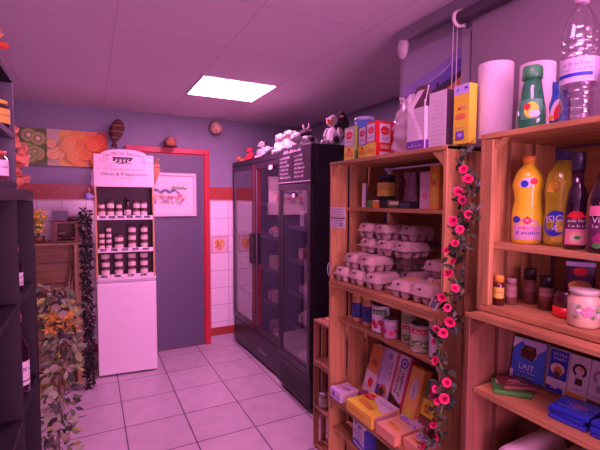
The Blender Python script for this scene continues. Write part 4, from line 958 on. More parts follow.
can('small low can with pink label in front of the white fruit can', (1.112, 1.318, CZ), .031, .082, ca(mat((.55, .35, .5), .5), WHITE, (1, 1), [PINK, RED], 6, 2))
can('green bean can with red stripe, lower one of the stacked pair', (1.145, 1.235, CZ), .038, .088, ca(mat((.6, .62, .4), .5), RED, (1.6, .25), BN, 16, 3))
can('green bean can with red stripe, upper one of the stacked pair', (1.145, 1.235, CZ+.0885), .038, .070, ca(mat((.6, .62, .4), .5), RED, (1.6, .25), BN, 16, 4))
can('green bean can with red stripe in front of the stacked pair', (1.115, 1.15, CZ), .037, .105, ca(mat((.6, .62, .4), .5), RED, (1.6, .25), BN, 16, 5))
can('wide white can with yellow corn label near the right end of the can shelf', (1.13, 1.055, CZ), .046, .135, ca(WHITE, BN[0], (1.2, .9), [YELLOW, GOLD], 7, 6))
carton('food_box', 'narrow blue and white pack at the right end of the can shelf', 'box', (1.11, .988, CZ), 0, (.012, .05, .085), BLUE, art([('r', .1, .5, .9, .8, WHITE)]), art([('r', 0, .5, 1, .8, WHITE), ('s', .1, .15, .9, .14, WHITE)]))

#SECTION biscuit boxes of the middle crate
BZ = .5855
def lean(name, label, x, y, w, d, h, base, a_, side_=None, tilt=.30, rz=0, group='biscuit boxes leaning in the middle crate'):
    c, s_ = math.cos(tilt), math.sin(tilt)
    return carton(name, label, 'box', (x, y, BZ+d/2*s_+.001), rz, (w, d, h), base, a_, side_, rot=(0, tilt, rz), group=group)
LOGO = lambda x, y, q: [('d', x, y, q, q, BLUE), ('d', x, y, q*.75, q*.75, LILAC), ('r', x-q*.4, y-.02, x+q*.4, y+.02, BLUE)]
lean('biscuit_box', 'white biscuit box with orange pastries, leftmost of the leaning boxes', 1.19, 1.555, .085, .04, .235, mat((.75, .6, .6), .5), art([('r', 0, .45, 1, 1, mat((.75, .35, .15), .5)), ('d', .5, .85, .3, .2, ORANGE), ('d', .55, .65, .28, .18, mat((.6, .15, .05), .5)), ('d', .4, .52, .2, .14, ORANGE), ('p', [(0, 0), (1, 0), (1, .4), (0, .48)], WHITE), ('d', .55, .25, .22, .26, RED), ('s', .15, .12, .8, .08, ORANGE)]))
lean('biscuit_box', 'white and lilac biscuit box with a chocolate biscuit picture', 1.19, 1.460, .085, .04, .245, mat((.7, .6, .72), .5), art([('r', 0, .3, .65, 1, LILAC), ('r', .65, .2, 1, 1, WHITE), ('s', .84, .46, 1.9, .07, PURPLE, PI/2)]+LOGO(.55, .88, .16)+[('r', 0, 0, .35, .3, BLUE), ('d', .5, .22, .34, .34, mat((.5, .2, .08), .5)), ('d', .45, .2, .22, .22, CHOC)]))
lean('biscuit_box', 'white biscuit box with red sides and round blue emblem', 1.19, 1.365, .088, .045, .25, mat((.75, .05, .15), .5), art([('p', [(.12, .12), (.88, .2), (.88, 1), (.12, 1)], WHITE)]+LOGO(.55, .86, .26)+[('s', .70, .28, 2.0, .08, INK, PI/2), ('s', .42, .32, 1.9, .06, INK, PI/2), ('s', .25, .5, 1.0, .04, RED, PI/2), ('p', [(0, 0), (1, 0), (1, .14), (.5, .22), (0, .3)], CHOC), ('d', .3, .12, .15, .12, BROWN)]))
lean('biscuit_box', 'tall plain orange biscuit box leaning beside the red-sided one', 1.175, 1.265, .075, .045, .235, mat((.88, .5, .1), .5), art([('r', .1, .03, .9, .97, mat((.88, .6, .15), .5)), ('d', .55, .62, .26, .6, WHITE), ('s', .62, .48, 1.3, .06, BLUE, PI/2), ('d', .5, .18, .3, .26, YELLOW)]))
for k, (nm, z, m, it) in enumerate((('brown chocolate pack, lowest of three small leaning packs', 0, mat((.3, .1, .08), .4), [('s', .1, .4, .9, .3, CREAM)]), ('yellow pack with a drawn smiling face, middle of three small packs', .07, YELLOW, [('d', .5, .5, .36, .3, ORANGE), ('d', .38, .6, .06, .07, INK), ('d', .62, .6, .06, .07, INK), ('r', .35, .28, .65, .36, INK)]), ('pink and green pack, topmost of three small leaning packs', .14, PINK, [('r', 0, 0, .3, 1, GREEN), ('d', .55, .5, .3, .24, RED), ('d', .6, .5, .14, .1, WHITE)]))):
    carton('snack_pack', nm, 'pack', (1.17+z*.31, 1.175, BZ+.008+z*.965), 0, (.066, .03, .066), m, art(it), rot=(0, .3, 0), group='small packs leaning in the middle crate')
lean('biscuit_box', 'red and white box with a big white letter, right end of the lower shelf', 1.19, 1.07, .085, .04, .20, RED, art([('r', 0, .0, 1, .4, mat((.75, .5, .5), .5)), ('d', .5, .75, .3, .2, YELLOW), ('t', 'M', .5, .5, .6, WHITE, .3), ('s', .1, .12, .9, .16, RED)]), tilt=.25)
def flat(label, loc, w, d, h, base, topart, sidea=None, fronta=None, rz=0, group='biscuit packs lying in front in the middle crate'):
    return carton('biscuit_box', label, 'box', loc, rz, (w, d, h), base, fronta, sidea, topart, group=group)
flat('small white and purple biscuit box lying at the left front corner', (1.065, 1.595, BZ+.001), .09, .10, .045, mat((.75, .62, .75), .5), art([('s', .1, .5, .9, .15, PURPLE), ('r', 0, 0, 1, .2, LILAC)]), art([('r', 0, .6, 1, 1, WHITE)]), art([('r', 0, 0, 1, .35, LILAC), ('d', .3, .5, .14, .14, PURPLE), ('s', .5, .3, .95, .2, PURPLE)]))
pouch('snack_pouch', 'small red and black foil pouch behind the white and purple box', 'pouch', (1.135, 1.535, BZ+.005), (.06, .06, .038), mat((.25, .04, .08), .25, var=.9, scale=40, coat=.5), .4, 6)
flat('large yellow biscuit box lying across the front edge', (1.085, 1.40, BZ+.001), .185, .15, .05, mat((.88, .65, .06), .5), art([('p', [(0, 0), (.6, 0), (1, .3), (.8, .7), (.2, .75), (0, .4)], YELLOW), ('d', .35, .35, .2, .1, ORANGE), ('d', .6, .3, .16, .09, mat((.7, .3, .05), .5)), ('d', .2, .72, .2, .13, RED), ('s', .1, .68, .32, .1, WHITE), ('p', [(.3, .75), (1, .35), (1, 1), (.3, 1)], WHITE), ('s', .5, .75, .95, .09, PURPLE)]), art([('r', .1, .1, .9, .9, mat((.6, .4, .45), .5)), ('s', .2, .4, .8, .2, PURPLE)]), art([('r', 0, 0, 1, .25, GOLD), ('r', .1, .35, .7, .6, ORANGE)]))
FT = art([('p', [(0, 0), (1, 0), (1, .5), (0, .75)], mat((.85, .5, .25), .5)), ('p', [(0, .75), (1, .5), (1, 1), (0, 1)], mat((.75, .62, .68), .5))]+LOGO(.25, .72, .14)+[('s', .4, .62, .95, .1, PURPLE), ('d', .6, .25, .22, .09, ORANGE), ('d', .35, .3, .18, .08, mat((.7, .3, .05), .5))])
flat('orange and white biscuit pack with round emblem lying at the right, farther one', (1.10, 1.228, BZ+.001), .115, .17, .042, mat((.8, .4, .2), .5), FT)
flat('orange and white biscuit pack with round emblem lying at the right, nearer one', (1.085, 1.10, BZ+.001), .105, .085, .042, mat((.8, .4, .2), .5), FT)
t = carton('sugar_bag', 'white and blue paper sugar bag standing under the biscuit shelf', 'bag', (1.085, 1.455, .4115), -.1, (.10, .065, .135), mat((.7, .62, .72), .6), art([('p', [(0, 0), (1, 0), (1, .18), (.5, .28), (0, .2)], BLUE), ('p', [(.1, .06), (.9, .05), (.9, .13), (.1, .15)], LILAC), ('t', 'SUCRE', .48, .48, .22, PURPLE), ('d', .3, .82, .12, .08, BLUE), ('d', .65, .78, .12, .06, BLUE), ('d', .5, .68, .1, .04, LILAC), ('s', .2, .33, .8, .05, PURPLE)]), art([('r', 0, 0, 1, .8, mat((.05, .06, .3), .5))]))
carton('food_box', 'dark box partly hidden behind the sugar bag', 'box', (1.20, 1.32, .4115), 0, (.14, .08, .11), mat((.2, .13, .12), .6), art([('s', .1, .5, .9, .12, GOLD)]))
# jar on the narrow crates
pjar('food_jar', 'small jar with pale green label in the narrow crate beside the fridge', (1.245, 2.09, .2665), .03, .09, mat((.3, .3, .2), .3), SILVER, mat((.5, .5, .4), .5), 4)

#SECTION right column contents
def wrapart(R, ang, fn):
    def f(g): fn(Wrap(g, (0, 0, 0), R, ang))
    return f
SHZ = 1.4095
ORJ = mat((.88, .80, .03), .22, coat=.6)
def l_or(w):
    p_disc(w, -.004, .175, .022, .014, WHITE, 1, rot=.3); p_disc(w, -.010, .172, .010, .010, BLUE, 2, rot=.3); p_disc(w, .014, .179, .010, .009, RED, 2, rot=.3)
    p_rect(w, -.042, .012, .042, .055, mat((.72, .5, .62), .4), 0); p_disc(w, 0, .055, .03, .02, mat((.72, .5, .62), .4), 1); p_poly(w, [(-.012, .068), (0, .08), (.012, .068), (0, .056)], RED, 3)
    p_disc(w, -.03, .07, .012, .01, BLUE, 2); p_scrib(w, -.022, .042, .026, .008, RED, 2, 3); p_scrib(w, -.03, .028, .034, .011, PURPLE, 2, 4)
R_OR = lambda y: .0405 if y > .1 else .0425
bottle('orange_squash_bottle', 'bright yellow-orange ribbed plastic bottle, leftmost on the bottle shelf', 'bottle', (1.14, .755, SHZ), 0,
  [(0, 0), (.036, 0), (.041, .008), (.042, .08), (.037, .10), (.036, .125), (.038, .15), (.040, .17), (.038, .19), (.030, .21), (.017, .225), (.0155, .232), (0, .232)], ORJ,
  [(0, .2325), (.018, .2325), (.018, .25), (.016, .252), (0, .252)], ORANGE, twist=lambda a, z: 1+(.06*math.sin(2*a+z*95) if .09 < z < .2 else 0), lab=wrapart(R_OR, PI+.60, l_or))
OIL = mat((.78, .78, .04), .1, trans=.55, coat=.6, var=.03)
def l_oil(w):
    p_poly(w, [(-.038, .150), (-.03, .172), (-.002, .182), (.012, .176), (.0, .158), (-.02, .146)], YELLOW, 0); p_poly(w, [(-.032, .153), (-.018, .150), (0, .162), (-.01, .166)], ORANGE, 1); p_ring(w, -.014, .165, .012, .002, RED, 2)
    p_rect(w, -.02, .012, .045, .07, mat((.6, .5, .05), .4), 0); p_disc(w, .018, .05, .016, .012, YELLOW, 1)
    p_disc(w, -.012, .062, .030, .036, BLUE, 1, rot=-.35); p_text(w, 'ISIO', -.012, .074, .026, WHITE, 3, rot=.12); p_text(w, '4', -.010, .048, .030, WHITE, 3, rot=.1)
bottle('oil_bottle', 'clear bottle of golden oil with dark blue cap and heart-shaped blue label', 'bottle', (1.16, .672, SHZ), 0,
  [(0, 0), (.036, 0), (.040, .01), (.040, .075), (.0375, .08), (.0375, .125), (.040, .14), (.040, .17), (.033, .20), (.019, .222), (.016, .235), (0, .235)], OIL,
  [(0, .2355), (.019, .2355), (.019, .258), (.017, .26), (0, .26)], mat((.04, .03, .15), .35), lab=wrapart(lambda y: .0408, PI+.50, l_oil), twist=lambda a, z: 1+(.02*math.sin(3*a+z*60) if .08 < z < .2 else 0))
DKG = mat((.02, .006, .015), .08, coat=.8)
def l_v1(w):
    p_rect(w, -.026, .012, .026, .052, PINK, 0); p_rect(w, -.026, .052, .026, .080, mat((.12, .03, .06), .4), 0); p_disc(w, 0, .088, .016, .010, RED, 1); p_rect(w, -.02, .082, .02, .088, RED, 1)
    p_disc(w, 0, .030, .019, .015, mat((.8, .6, .2), .5), 1); p_disc(w, 0, .030, .013, .009, CREAM, 2); p_disc(w, .004, .031, .007, .005, GREEN, 3); p_scrib(w, -.018, .070, .02, .008, WHITE, 2, 2); p_scrib(w, -.016, .057, .02, .008, WHITE, 2, 6)
VP = [(0, 0), (.026, 0), (.029, .006), (.029, .09), (.027, .115), (.022, .145), (.015, .165), (.0135, .20), (0, .20)]
bottle('sauce_bottle', 'slim dark bottle with pink salad label, third on the bottle shelf', 'bottle', (1.115, .606, SHZ), 0, VP, DKG, [(0, .2005), (.016, .2005), (.0165, .245), (.015, .248), (0, .248)], mat((.03, .02, .05), .3), lab=wrapart(.0295, PI+.5, l_v1))
def l_v2(w):
    p_rect(w, -.04, .012, .04, .082, mat((.12, .03, .08), .4), 0); p_rect(w, -.04, .088, .04, .112, PINK, 0); p_disc(w, 0, .118, .016, .012, PINK, 1); p_text(w, 'Vinaigre', .004, .078, .021, WHITE, 2); p_scrib(w, -.03, .060, .034, .008, WHITE, 2, 6)
    for k in range(7): p_disc(w, -.02+.007*k, .032+.008*math.sin(k*2), .010, .009, mat((.35, .04, .15), .4), 1+k*.2, 12)
    p_disc(w, -.018, .018, .010, .007, GREEN, 3)
VP2 = [(0, 0), (.039, 0), (.043, .008), (.043, .12), (.039, .14), (.024, .175), (.017, .20), (.0155, .235), (0, .235)]
bottle('vinegar_bottle', 'wide dark vinegar bottle with pink band at the right edge', 'bottle', (1.105, .530, SHZ), 0, VP2, DKG, [(0, .2355), (.018, .2355), (.018, .262), (0, .264)], mat((.06, .02, .04), .3), lab=wrapart(.0436, PI+.45, l_v2))
# spices on the crate floor
AZ = 1.2235
def spice(name, label, x, y, r, h, body, cap, lab, la, cat='jar', group=None, capf=.78):
    t = thing(name, label, cat, (x, y, AZ), 0, group)
    g = G(); g.lathe([(0, 0), (r, 0), (r, h*capf*.9), (r*.85, h*capf), (0, h*capf)], body, 20); g.out('glass', t)
    g = G(); g.lathe([(0, h*capf+.0005), (r*.88, h*capf+.0005), (r*.88, h*.985), (r*.82, h), (0, h)], cap, 20); g.out('cap', t)
    g = G(); w = Wrap(g, (0, 0, 0), r*1.02, PI+.6); p_rect(w, -r*1.2, h*la[0], r*1.2, h*la[1], lab, 0); p_scrib(w, -r*.7, h*(la[0]+la[1])/2, r*.8, h*.07, WHITE if lab is DARK else BROWN, 2, int(x*1000) % 9); g.out('label', t, recalc=False)
spice('pill_bottle', 'small dark bottle with bright orange cap and label by the left wall', 1.075, .792, .0155, .088, mat((.1, .02, .02), .2, coat=.5), ORANGE, GOLD, (.25, .62), 'bottle')
SG = 'spice jars on the floor of the top right crate'
spice('spice_jar', 'pale spice jar just behind the orange-capped bottle', 1.12, .783, .016, .078, mat((.35, .2, .15), .3), mat((.45, .3, .3), .4), mat((.5, .3, .25), .5), (.3, .7), group=SG)
spice('spice_jar', 'brown spice jar with dark cap standing alone at the back', 1.18, .765, .019, .105, mat((.3, .12, .08), .3), DARK, mat((.4, .2, .16), .5), (.35, .6), group=SG, capf=.7)
spice('spice_jar', 'brown spice jar with black cap in front of the middle gap', 1.155, .700, .019, .095, mat((.2, .08, .05), .3), BLACK, mat((.42, .25, .2), .5), (.4, .65), group=SG, capf=.68)
t = bag('spice_pouch', 'dark stand-up pouch with a dish picture behind the red sauce jar', 'pouch', (1.21, .64, AZ), .5, .072, .03, .150, mat((.10, .04, .09), .35), .9, 2, 0, amp=.03, printf=lambda g: [p_disc(Flat(g, (-.0205, .04, 0), (0, -1, 0), (0, 0, 1)), .04, .075, .028, .016, mat((.75, .4, .12), .5), 1), p_disc(Flat(g, (-.0205, .04, 0), (0, -1, 0), (0, 0, 1)), .034, .080, .012, .007, ORANGE, 2), p_rect(Flat(g, (-.0205, .04, 0), (0, -1, 0), (0, 0, 1)), .006, .13, .074, .142, LILAC, 1), p_disc(Flat(g, (-.0205, .04, 0), (0, -1, 0), (0, 0, 1)), .04, .115, .016, .012, RED, 1)])
t = thing('sauce_jar', 'squat dark red sauce jar with a bright red base band', 'jar', (1.13, .628, AZ))
g = G(); g.lathe([(0, 0), (.030, 0), (.033, .004), (.033, .028), (0, .028)], mat((.8, .03, .03), .35), 24); g.out('base_band', t)
g = G(); g.lathe([(0, .0285), (.033, .0285), (.034, .05), (.026, .064), (.024, .070), (0, .070)], mat((.06, .01, .015), .12, coat=.7), 24); g.out('jar_body', t)
t = thing('sauce_jar', 'round red jar with spotted lid half hidden behind the cream jar', 'jar', (1.19, .55, AZ))
g = G(); g.lathe([(0, 0), (.034, 0), (.036, .01), (.036, .08), (.03, .092), (0, .092)], mat((.4, .04, .05), .2, coat=.6, var=.6), 24); g.out('jar_body', t); g = G(); g.lathe([(0, .0925), (.034, .0925), (.034, .108), (0, .11)], mat((.4, .08, .1), .4, var=.5, scale=60), 24); g.out('lid', t)
def l_ol(w, r, h):
    rr = random.Random(1)
    for k in range(18): p_disc(w, rr.uniform(-.8, .8)*r, h*rr.uniform(.30, .62), r*.2, r*.13, rr.choice((BN[1], BN[0], WHITE, mat((.5, .45, .3), .5))), 1+k*.2, 8, rot=rr.uniform(0, 3))
    p_disc(w, 0, h*.45, r*.4, r*.3, PINK, 6); p_scrib(w, -r*.3, h*.43, r*.35, h*.06, WHITE, 8, 3)
pjar('cream_jar', 'squat jar of cream coloured spread with green label and pale lid', (1.085, .562, AZ), .035, .092, mat((.75, .62, .35), .3, coat=.5), mat((.55, .55, .42), .35), mat((.70, .62, .45), .5), lh=(.28, .65), art_=l_ol)
# chocolate shelf
HZ = .9765
t = thing('chocolate_bar', 'green wrapped chocolate bar lying flat at the left of the chocolate shelf', 'chocolate', (1.09, .752, HZ), .72)
G().bx(-.045, .045, -.05, .05, .0, .012, mat((.06, .3, .05), .35)).out('wrapper', t, bevel=.002)
g = G(); f = Flat(g, (-.045, .05, .0122), (0, -1, 0), (1, 0, 0)); p_rect(f, .01, .05, .09, .08, CREAM, 1); p_disc(f, .03, .055, .014, .01, mat((.6, .25, .2), .5), 2); p_disc(f, .06, .06, .016, .01, BROWN, 2); p_scrib(f, .015, .02, .08, .012, LIME, 2, 2); g.out('print', t, recalc=False)
t = thing('chocolate_bar', 'reddish brown chocolate bar lying on top of the green one', 'chocolate', (1.105, .752, HZ+.0128), .95)
G().bx(-.04, .04, -.042, .042, .0, .010, mat((.2, .05, .04), .35)).out('wrapper', t, bevel=.002)
g = G(); f = Flat(g, (-.04, .042, .0102), (0, -1, 0), (1, 0, 0)); p_disc(f, .04, .04, .018, .012, PINK, 1); p_disc(f, .06, .05, .01, .008, GREEN, 2); p_scrib(f, .01, .015, .07, .012, CREAM, 2, 2); g.out('print', t, recalc=False)
def choc(label, x, y, w, h, base, a_, rz=0, tilt=.18, d=.02, group='chocolate packs standing on the chocolate shelf'):
    return carton('chocolate_pack', label, 'chocolate', (x, y, HZ+d/2*math.sin(tilt)+.001), rz, (w, d, h), base, a_, art([('r', 0, 0, 1, 1, WHITE)]), rot=(0, tilt, rz), group=group)
MB_ = mat((.07, .17, .7), .4)
choc('blue milk chocolate pack lettered LAIT with white corner triangles', 1.185, .765, .098, .125, MB_, art([('p', [(0, 1), (0, .72), (.33, 1)], WHITE), ('p', [(.22, 1), (1, 1), (.98, .85), (.6, .62)], LILAC), ('d', .5, .68, .26, .20, CREAM), ('p', [(.28, .55), (.62, .5), (.74, .66), (.7, .84), (.4, .86), (.25, .72)], CHOC), ('p', [(.4, .74), (.62, .72), (.66, .84), (.44, .86)], BROWN), ('t', 'LAIT', .48, .32, .24, WHITE), ('s', .25, .18, .75, .05, LILAC), ('s', .2, .08, .85, .04, WHITE), ('r', 0, .0, .1, .2, WHITE)]), rz=.12)
choc('dark blue and white chocolate pack with cream picture lettered EXTRA', 1.185, .677, .056, .125, WHITE, art([('r', .05, .32, .98, .98, BLUE), ('t', 'EXTRA', .55, .88, .22, WHITE), ('t', 'DESSERT', .55, .78, .17, WHITE), ('d', .5, .55, .36, .30, CREAM), ('d', .55, .5, .22, .26, mat((.5, .25, .1), .5)), ('d', .52, .42, .14, .18, BROWN), ('r', .05, .02, .9, .14, BLUE), ('d', .6, .2, .18, .16, LILAC), ('p', [(.3, .1), (.55, .3), (.6, .1)], WHITE)]))
for k, (nm, y, m1, m2) in enumerate((('white pack with a dark chocolate ring and orange corner', .620, CHOC, ORANGE), ('white pack with a grey-lilac ring and dark corner', .567, mat((.35, .28, .35), .4), BROWN), ('white pack with a pinkish ring and blue corner', .514, mat((.45, .25, .25), .4), PURPLE), ('white pack with a brown ring, rightmost', .461, BROWN, GOLD))):
    def aa(f, w, h, m1=m1, m2=m2, k=k):
        A(f, w, h, [('r', .35, .36, .72, .5, m1), ('r', .0, .0, .9, .16, m2), ('s', .3, .24, .8, .05, GREY)]); p_ring(f, .52*w, .68*h, .30*w, .13*w, m1, 2, a0=-1.0, a1=4.2); p_disc(f, .6*w, .72*h, .1*w, .1*w, ORANGE if k == 0 else LILAC, 3)
    choc(nm, 1.185, y, .051, .125, WHITE, aa)
CB = mat((.03, .05, .45), .25, coat=.4)
for k, (x, y, z, rz, nm) in enumerate(((1.085, .570, 0, .05, 'lowest of the left pile'), (1.088, .572, .0125, -.06, 'middle of the left pile'), (1.086, .568, .025, .1, 'topmost of the left pile'), (1.085, .470, 0, .0, 'lowest of the right pile'), (1.084, .472, .0125, .08, 'middle of the right pile'), (1.087, .469, .025, -.04, 'topmost of the right pile'))):
    t = thing('chocolate_bar', 'shiny blue chocolate bar lying flat on the shelf edge, %s' % nm, 'chocolate', (x, y, HZ+z), rz, 'piles of blue chocolate bars')
    G().bx(-.045, .045, -.044, .044, 0, .0115, CB).out('wrapper', t, bevel=.0025)
    g = G(); f = Flat(g, (-.045, .044, .0118), (0, -1, 0), (1, 0, 0)); p_rect(f, .0, .045, .088, .085, SKY if k > 2 else mat((.05, .1, .55), .3), 1); p_disc(f, .05, .04, .022, .014, LILAC if k > 2 else PURPLE, 2); p_disc(f, .05, .045, .012, .008, mat((.3, .12, .2), .5), 3)
    if k > 2: p_disc(f, .078, .06, .010, .018, PINK, 3)
    p_scrib(f, .01, .015, .08, .012, SKY, 2, k); g.out('print', t, recalc=False)
# rolled paper below
RZ_ = .6575
for k, (x, y, z, rz, r_, nm) in enumerate(((1.135, .764, 0, .04, .046, 'leftmost on the board'), (1.135, .668, 0, .03, .046, 'second from left on the board'), (1.135, .572, 0, .0, .046, 'third from left on the board'), (1.135, .476, 0, .0, .046, 'rightmost on the board'), (1.15, .716, .084, .05, .045, 'left one of the upper layer'), (1.15, .620, .084, .0, .045, 'middle one of the upper layer'), (1.15, .524, .084, .0, .045, 'right one of the upper layer'))):
    t = thing('paper_bundle', 'soft pinkish white rolled paper bundle under the chocolate shelf, %s' % nm, 'paper roll', (x, y, RZ_+z), rz, 'rolled paper bundles')
    g = G(); g.lathe([(0, -.11), (r_*.7, -.112), (r_, -.10), (r_*1.03, 0), (r_, .10), (r_*.7, .112), (0, .11)], mat((.85, .76, .75), .9, var=.1, scale=20, bump=.6), 20, c=(0, 0, r_*1.03+.001), rot=(0, PI/2, 0), twist=lambda a, z, k=k: 1+.03*math.sin(a*3+z*20+k)); g.out('paper', t)

#SECTION roses
t = thing('rose_garland', 'garland of pink artificial roses hanging between the two crate columns', 'garland', (.955, .86, 0))
RP = [(.818, 1.621), (.803, 1.592), (.837, 1.558), (.819, 1.535), (.80, 1.495), (.852, 1.472), (.826, 1.45), (.842, 1.407), (.871, 1.383), (.844, 1.353), (.861, 1.315), (.838, 1.276), (.886, 1.239), (.865, 1.212), (.853, 1.173), (.906, 1.136), (.878, 1.131), (.911, 1.093), (.903, 1.036), (.858, .985), (.90, .948), (.891, .915), (.867, .93), (.908, .83), (.887, .80), (.948, .735), (.93, .70)]
path = [(0, y-.86+.012*math.sin(k*2), z) for k, (y, z) in enumerate([(.835, 1.68)]+RP)]
g = G(); g.tube(path, .0022, GREEN, 5); g.out('vine', t)
g = G(); r = random.Random(4); LM = [mat(c, .55) for c in ((.03, .06, .02), (.015, .03, .015), (.05, .07, .03), (.10, .09, .06))]
for k in range(430):
    i = r.randrange(len(path)-1); p = Vector(path[i]).lerp(Vector(path[i+1]), r.random()); q = p+Vector((r.uniform(-.012, .02), r.uniform(-.026, .026), r.uniform(-.012, .012)))
    leaf(g, q, rv(r), rv(r), r.uniform(.018, .032), r.uniform(.010, .018), r.choice(LM))
g.out('leaves', t)
g = G(); RM, RM2 = mat((.76, .035, .16), .5, var=.15), mat((.55, .015, .07), .5, var=.15)
def petal(g, a, rad, h, wd, m, lean_):
    def fn(u, v):
        aa = a+(u-.5)*wd; rr = rad*(.25+.75*v**.7)+lean_*v*v; return Vector((rr*math.cos(aa), rr*math.sin(aa), h*v*(1-.18*(2*u-1)**2)-.15*lean_*v**3))
    g.grid(fn, 4, 4, m)
for k in range(3): petal(g, k*2.1, .003, .0105, 2.6, RM2, .0005)
for k in range(4): petal(g, k*PI/2+.4, .006, .0105, 1.9, RM, .001)
for k in range(5): petal(g, k*PI*.4, .009, .009, 1.5, RM, .003)
for k in range(5): petal(g, k*PI*.4+.6, .0105, .006, 1.4, RM, .006)
r0 = g.out('rose', t, recalc=False)
for k, (y, z) in enumerate(RP):
    o = r0 if k == 0 else r0.copy()
    if k: C.objects.link(o); o.parent = t
    d = Vector((-.8, -.6+r.uniform(-1.3, 1.0), r.uniform(-.3, 1.3))).normalized()
    o.rotation_mode = 'QUATERNION'; o.rotation_quaternion = d.to_track_quat('Z', 'Y'); sc = r.uniform(.68, 1.0); o.scale = (sc, sc, sc); o.location = (-.012, y-.86, z)

#SECTION wall things on the right
t = thing('poster', 'landscape poster of lilac sky and violet mountains above the middle crates', 'poster', (XR-.001, 1.43, 1.93))
G().bx(-.004, 0, -.19, .19, 0, .33, mat((.42, .38, .5), .6, var=.04)).out('sheet', t)
g = G(); f = Flat(g, (-.0042, .19, 0), (0, -1, 0), (0, 0, 1))
V1, V2, V3 = mat((.34, .28, .68), .6), mat((.18, .13, .60), .6), mat((.5, .48, .75), .6)
p_poly(f, [(0, .0), (.38, .0), (.38, .262), (.3, .235), (.2, .205), (.1, .185), (0, .172)], V1, 1)
p_poly(f, [(0, .0), (.38, .0), (.38, .215), (.33, .205), (.27, .175), (.2, .163), (.12, .135), (0, .125)], V2, 2)
p_poly(f, [(.15, .150), (.24, .178), (.31, .205), (.28, .178), (.2, .155)], V3, 3)
p_poly(f, [(.08, .06), (.15, .09), (.22, .115), (.38, .163), (.38, .0), (.08, 0)], mat((.05, .025, .07), .6), 4); p_disc(f, .235, .128, .007, .013, INK, 5)
p_poly(f, [(.2, .0), (.38, .0), (.38, .138), (.3, .105), (.22, .075)], mat((.75, .3, .12), .6), 5)
g.out('printed_picture', t, recalc=False)
t = thing('roller_blind', 'grey roller blind with white bracket covering the window on the right', 'blind', (XR-.075, .47, 2.27))
G().lathe([(0, -.735), (.026, -.735), (.026, .735), (0, .735)], mat((.12, .09, .13), .6), 20, rot=(PI/2, 0, 0)).out('tube', t)
G().bx(.018, .0205, -.69, .69, -.50, 0.0, mat((.30, .25, .29), .8, var=.05, scale=200)).out('fabric', t)
G().bx(.012, .027, -.69, .69, -.525, -.501, mat((.4, .38, .42), .5)).out('bottom_bar', t, bevel=.003)
for y in (-.752, .737):
    g = G(); g.lathe([(0, 0), (.030, 0), (.034, .004), (.034, .012), (.028, .016), (0, .016)], mat((.7, .6, .62), .4), 20, c=(0, y+.0155, 0), rot=(PI/2, 0, 0)); g.bx(.0, .073, y, y+.006, -.03, .04, mat((.7, .6, .62), .4)); g.out('bracket', t)
g = G(); g.tube([(-.012, .758, .01), (-.014, .76, -.5), (0, .76, -.52), (.012, .76, -.5), (.010, .758, .01)], .002, mat((.75, .68, .7), .5), 5); g.out('chain', t)
t = thing('motion_sensor', 'white oval motion sensor high on the wall corner above the poster', 'sensor', (XR-.001, 1.612, 2.30))
g = G(); g.blob((-.015, 0, 0), (.022, .033, .062), mat((.72, .62, .66), .4), 3); g.out('housing', t); g = G(); g.blob((-.030, 0, -.02), (.010, .018, .022), mat((.6, .5, .56), .3), 2); g.out('lens', t)
# paper notices on the middle crates
t = thing('paper_notice', 'two small white paper notices hung on the left side of the middle crates', 'notice', (1.022, 1.615, 1.405), rot=(0, 0, 0))
for z in (.0, .052):
    o = G().bx(0, .002, -.075, .05, z-.0+.0, z+.046, PAPER).out('sheet', t)
    g = G(); f = Flat(g, (-.0003, .05, z), (0, -1, 0), (0, 0, 1)); [p_scrib(f, .01, .008+.012*q, .11, .007, mat((.4, .25, .4), .6), 1, q+int(z*100)) for q in range(3)]; 
    if z == 0: p_rect(f, .0, .043, .125, .046, INK, 2); p_rect(f, .085, .01, .105, .024, mat((.4, .3, .4), .6), 2)
    g.out('print', o, recalc=False)
t = thing('cable_tie', 'thin looped cable tie at the left edge of the egg carton shelf', 'cable tie', (1.02, 1.672, 1.20)); g = G(); g.tube([(0, .012*math.cos(a), .03*math.sin(a)) for a in [j*PI/8 for j in range(17)]], .002, mat((.5, .45, .5), .4), 5); g.out('loop', t)
o = G().bx(0, .14, -.001, .001, 0, .22, PAPER).out('paper_sheet', loc=(1.20, 1.698, 1.40)); tag(o, 'white paper sheet fixed to the far side of the top middle crate', 'paper')
t = thing('ribbed_label', 'small black and white tag on a cord at the right front of the egg shelf', 'tag', (1.018, .99, 1.185))
G().box((0, 0, 0), (.002, .03, .035), WHITE, rot=(.5, 0, 0)).out('card', t); g = G()
for k in range(5): g.box((-.0013, (k-2)*.005, 0), (.0006, .0025, .03), INK, rot=(.5, 0, 0))
g.out('stripes', t)

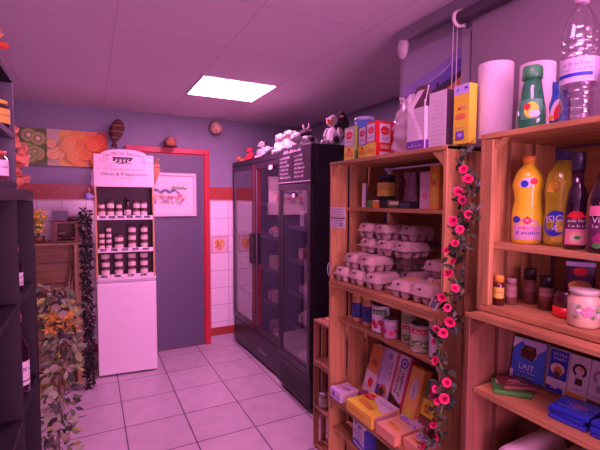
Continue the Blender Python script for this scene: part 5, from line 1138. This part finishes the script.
#SECTION bookcase contents
pjar('honey_jar', 'dark jar with gold lid and yellow label on the upper shelf of the small unit', (-.232, 1.40, 1.7285), .036, .075, mat((.04, .02, .03), .15, coat=.6), GOLD, mat((.85, .5, .08), .5), faces=-.95)
pjar('honey_jar', 'jar with red lid and white label on the lower shelf of the small unit', (-.235, 1.37, 1.5825), .036, .080, mat((.15, .04, .05), .15, coat=.6), mat((.6, .2, .1), .4), WHITE, faces=-.95)
def wine(label, x, y, z, h, labm, body=DKG):
    def f(w): p_rect(w, -.04, h*.12, .04, h*.42, labm, 0); p_scrib(w, -.02, h*.3, .025, h*.05, INK, 2, 3); p_rect(w, -.04, h*.17, .04, h*.185, INK, 1)
    k = h/.3; bottle('wine_bottle', label, 'bottle', (x, y, z), 0, [(0, 0), (.034*k, 0), (.036*k, .006), (.036*k, .17*k), (.014*k, .22*k), (.0135*k, .27*k), (0, .27*k)], body, [(0, .2705*k), (.0155*k, .2705*k), (.0155*k, h), (0, h)], PINK, lab=wrapart(.0365*k, -1.0, f), group='bottles in the black bookcase')
wine('small pink-capped bottle in the upper cell at the far end of the bookcase', -.235, 1.70, 1.2135, .15, WHITE)
wine('dark bottle with white label in the middle cell at the far end of the bookcase', -.240, 1.69, .8495, .28, WHITE)
wine('dark bottle with pale label in the cell left of the bookcase divider', -.275, 1.36, .8495, .16, mat((.7, .5, .5), .5))

#SECTION fridge contents
rr = random.Random(21)
cols = [mat(c, .45, var=.4, scale=60) for c in ((.72, .62, .58), (.65, .3, .2), (.75, .6, .35), (.7, .45, .45), (.78, .74, .72), (.45, .15, .12))]
def stock(fx, fy0, fy1, zs, tag_, hmax, gname):
    names = ('lowest', 'second', 'third', 'fourth', 'fifth')
    for i, z in enumerate(zs):
        n = int((fy1-fy0)/.115)
        for k in range(n):
            y = fy0+.06+k*.115; w, d, h = rr.uniform(.07, .095), .09, rr.uniform(.05, hmax)
            pos = ('nearest' if k == 0 else 'number %d from the near end' % (k+1))
            t = thing('food_pack', 'food pack on the %s shelf of the %s fridge, %s' % (names[i], tag_, pos), 'pack', (fx+rr.uniform(0, .02), y, z+.001), 0, gname)
            kind = rr.random(); m = rr.choice(cols); g = G()
            if kind < .4: g.blob((0, 0, h/2), (d/2, w/2, h/2), m, 2, .3, 9, seed=k+i*7)
            else: g.bx(-d/2, d/2, -w/2, w/2, 0, h, m)
            g.out('wrapping', t, bevel=.003 if kind >= .4 else 0)
            g = G(); f = Flat(g, (-d/2-.001, w/2, 0), (0, -1, 0), (0, 0, 1)); p_rect(f, w*.2, h*.25, w*.8, h*.75, WHITE, 0); p_scrib(f, w*.25, h*.45, w*.78, h*.15, RED, 2, k); g.out('label', t, recalc=False)
stock(1.53, 3.12, 3.60, zs1, 'two-door', .12, 'food packs in the two-door fridge')
stock(1.50, 2.53, 2.97, zs2, 'single-door', .15, 'food packs in the single-door fridge')
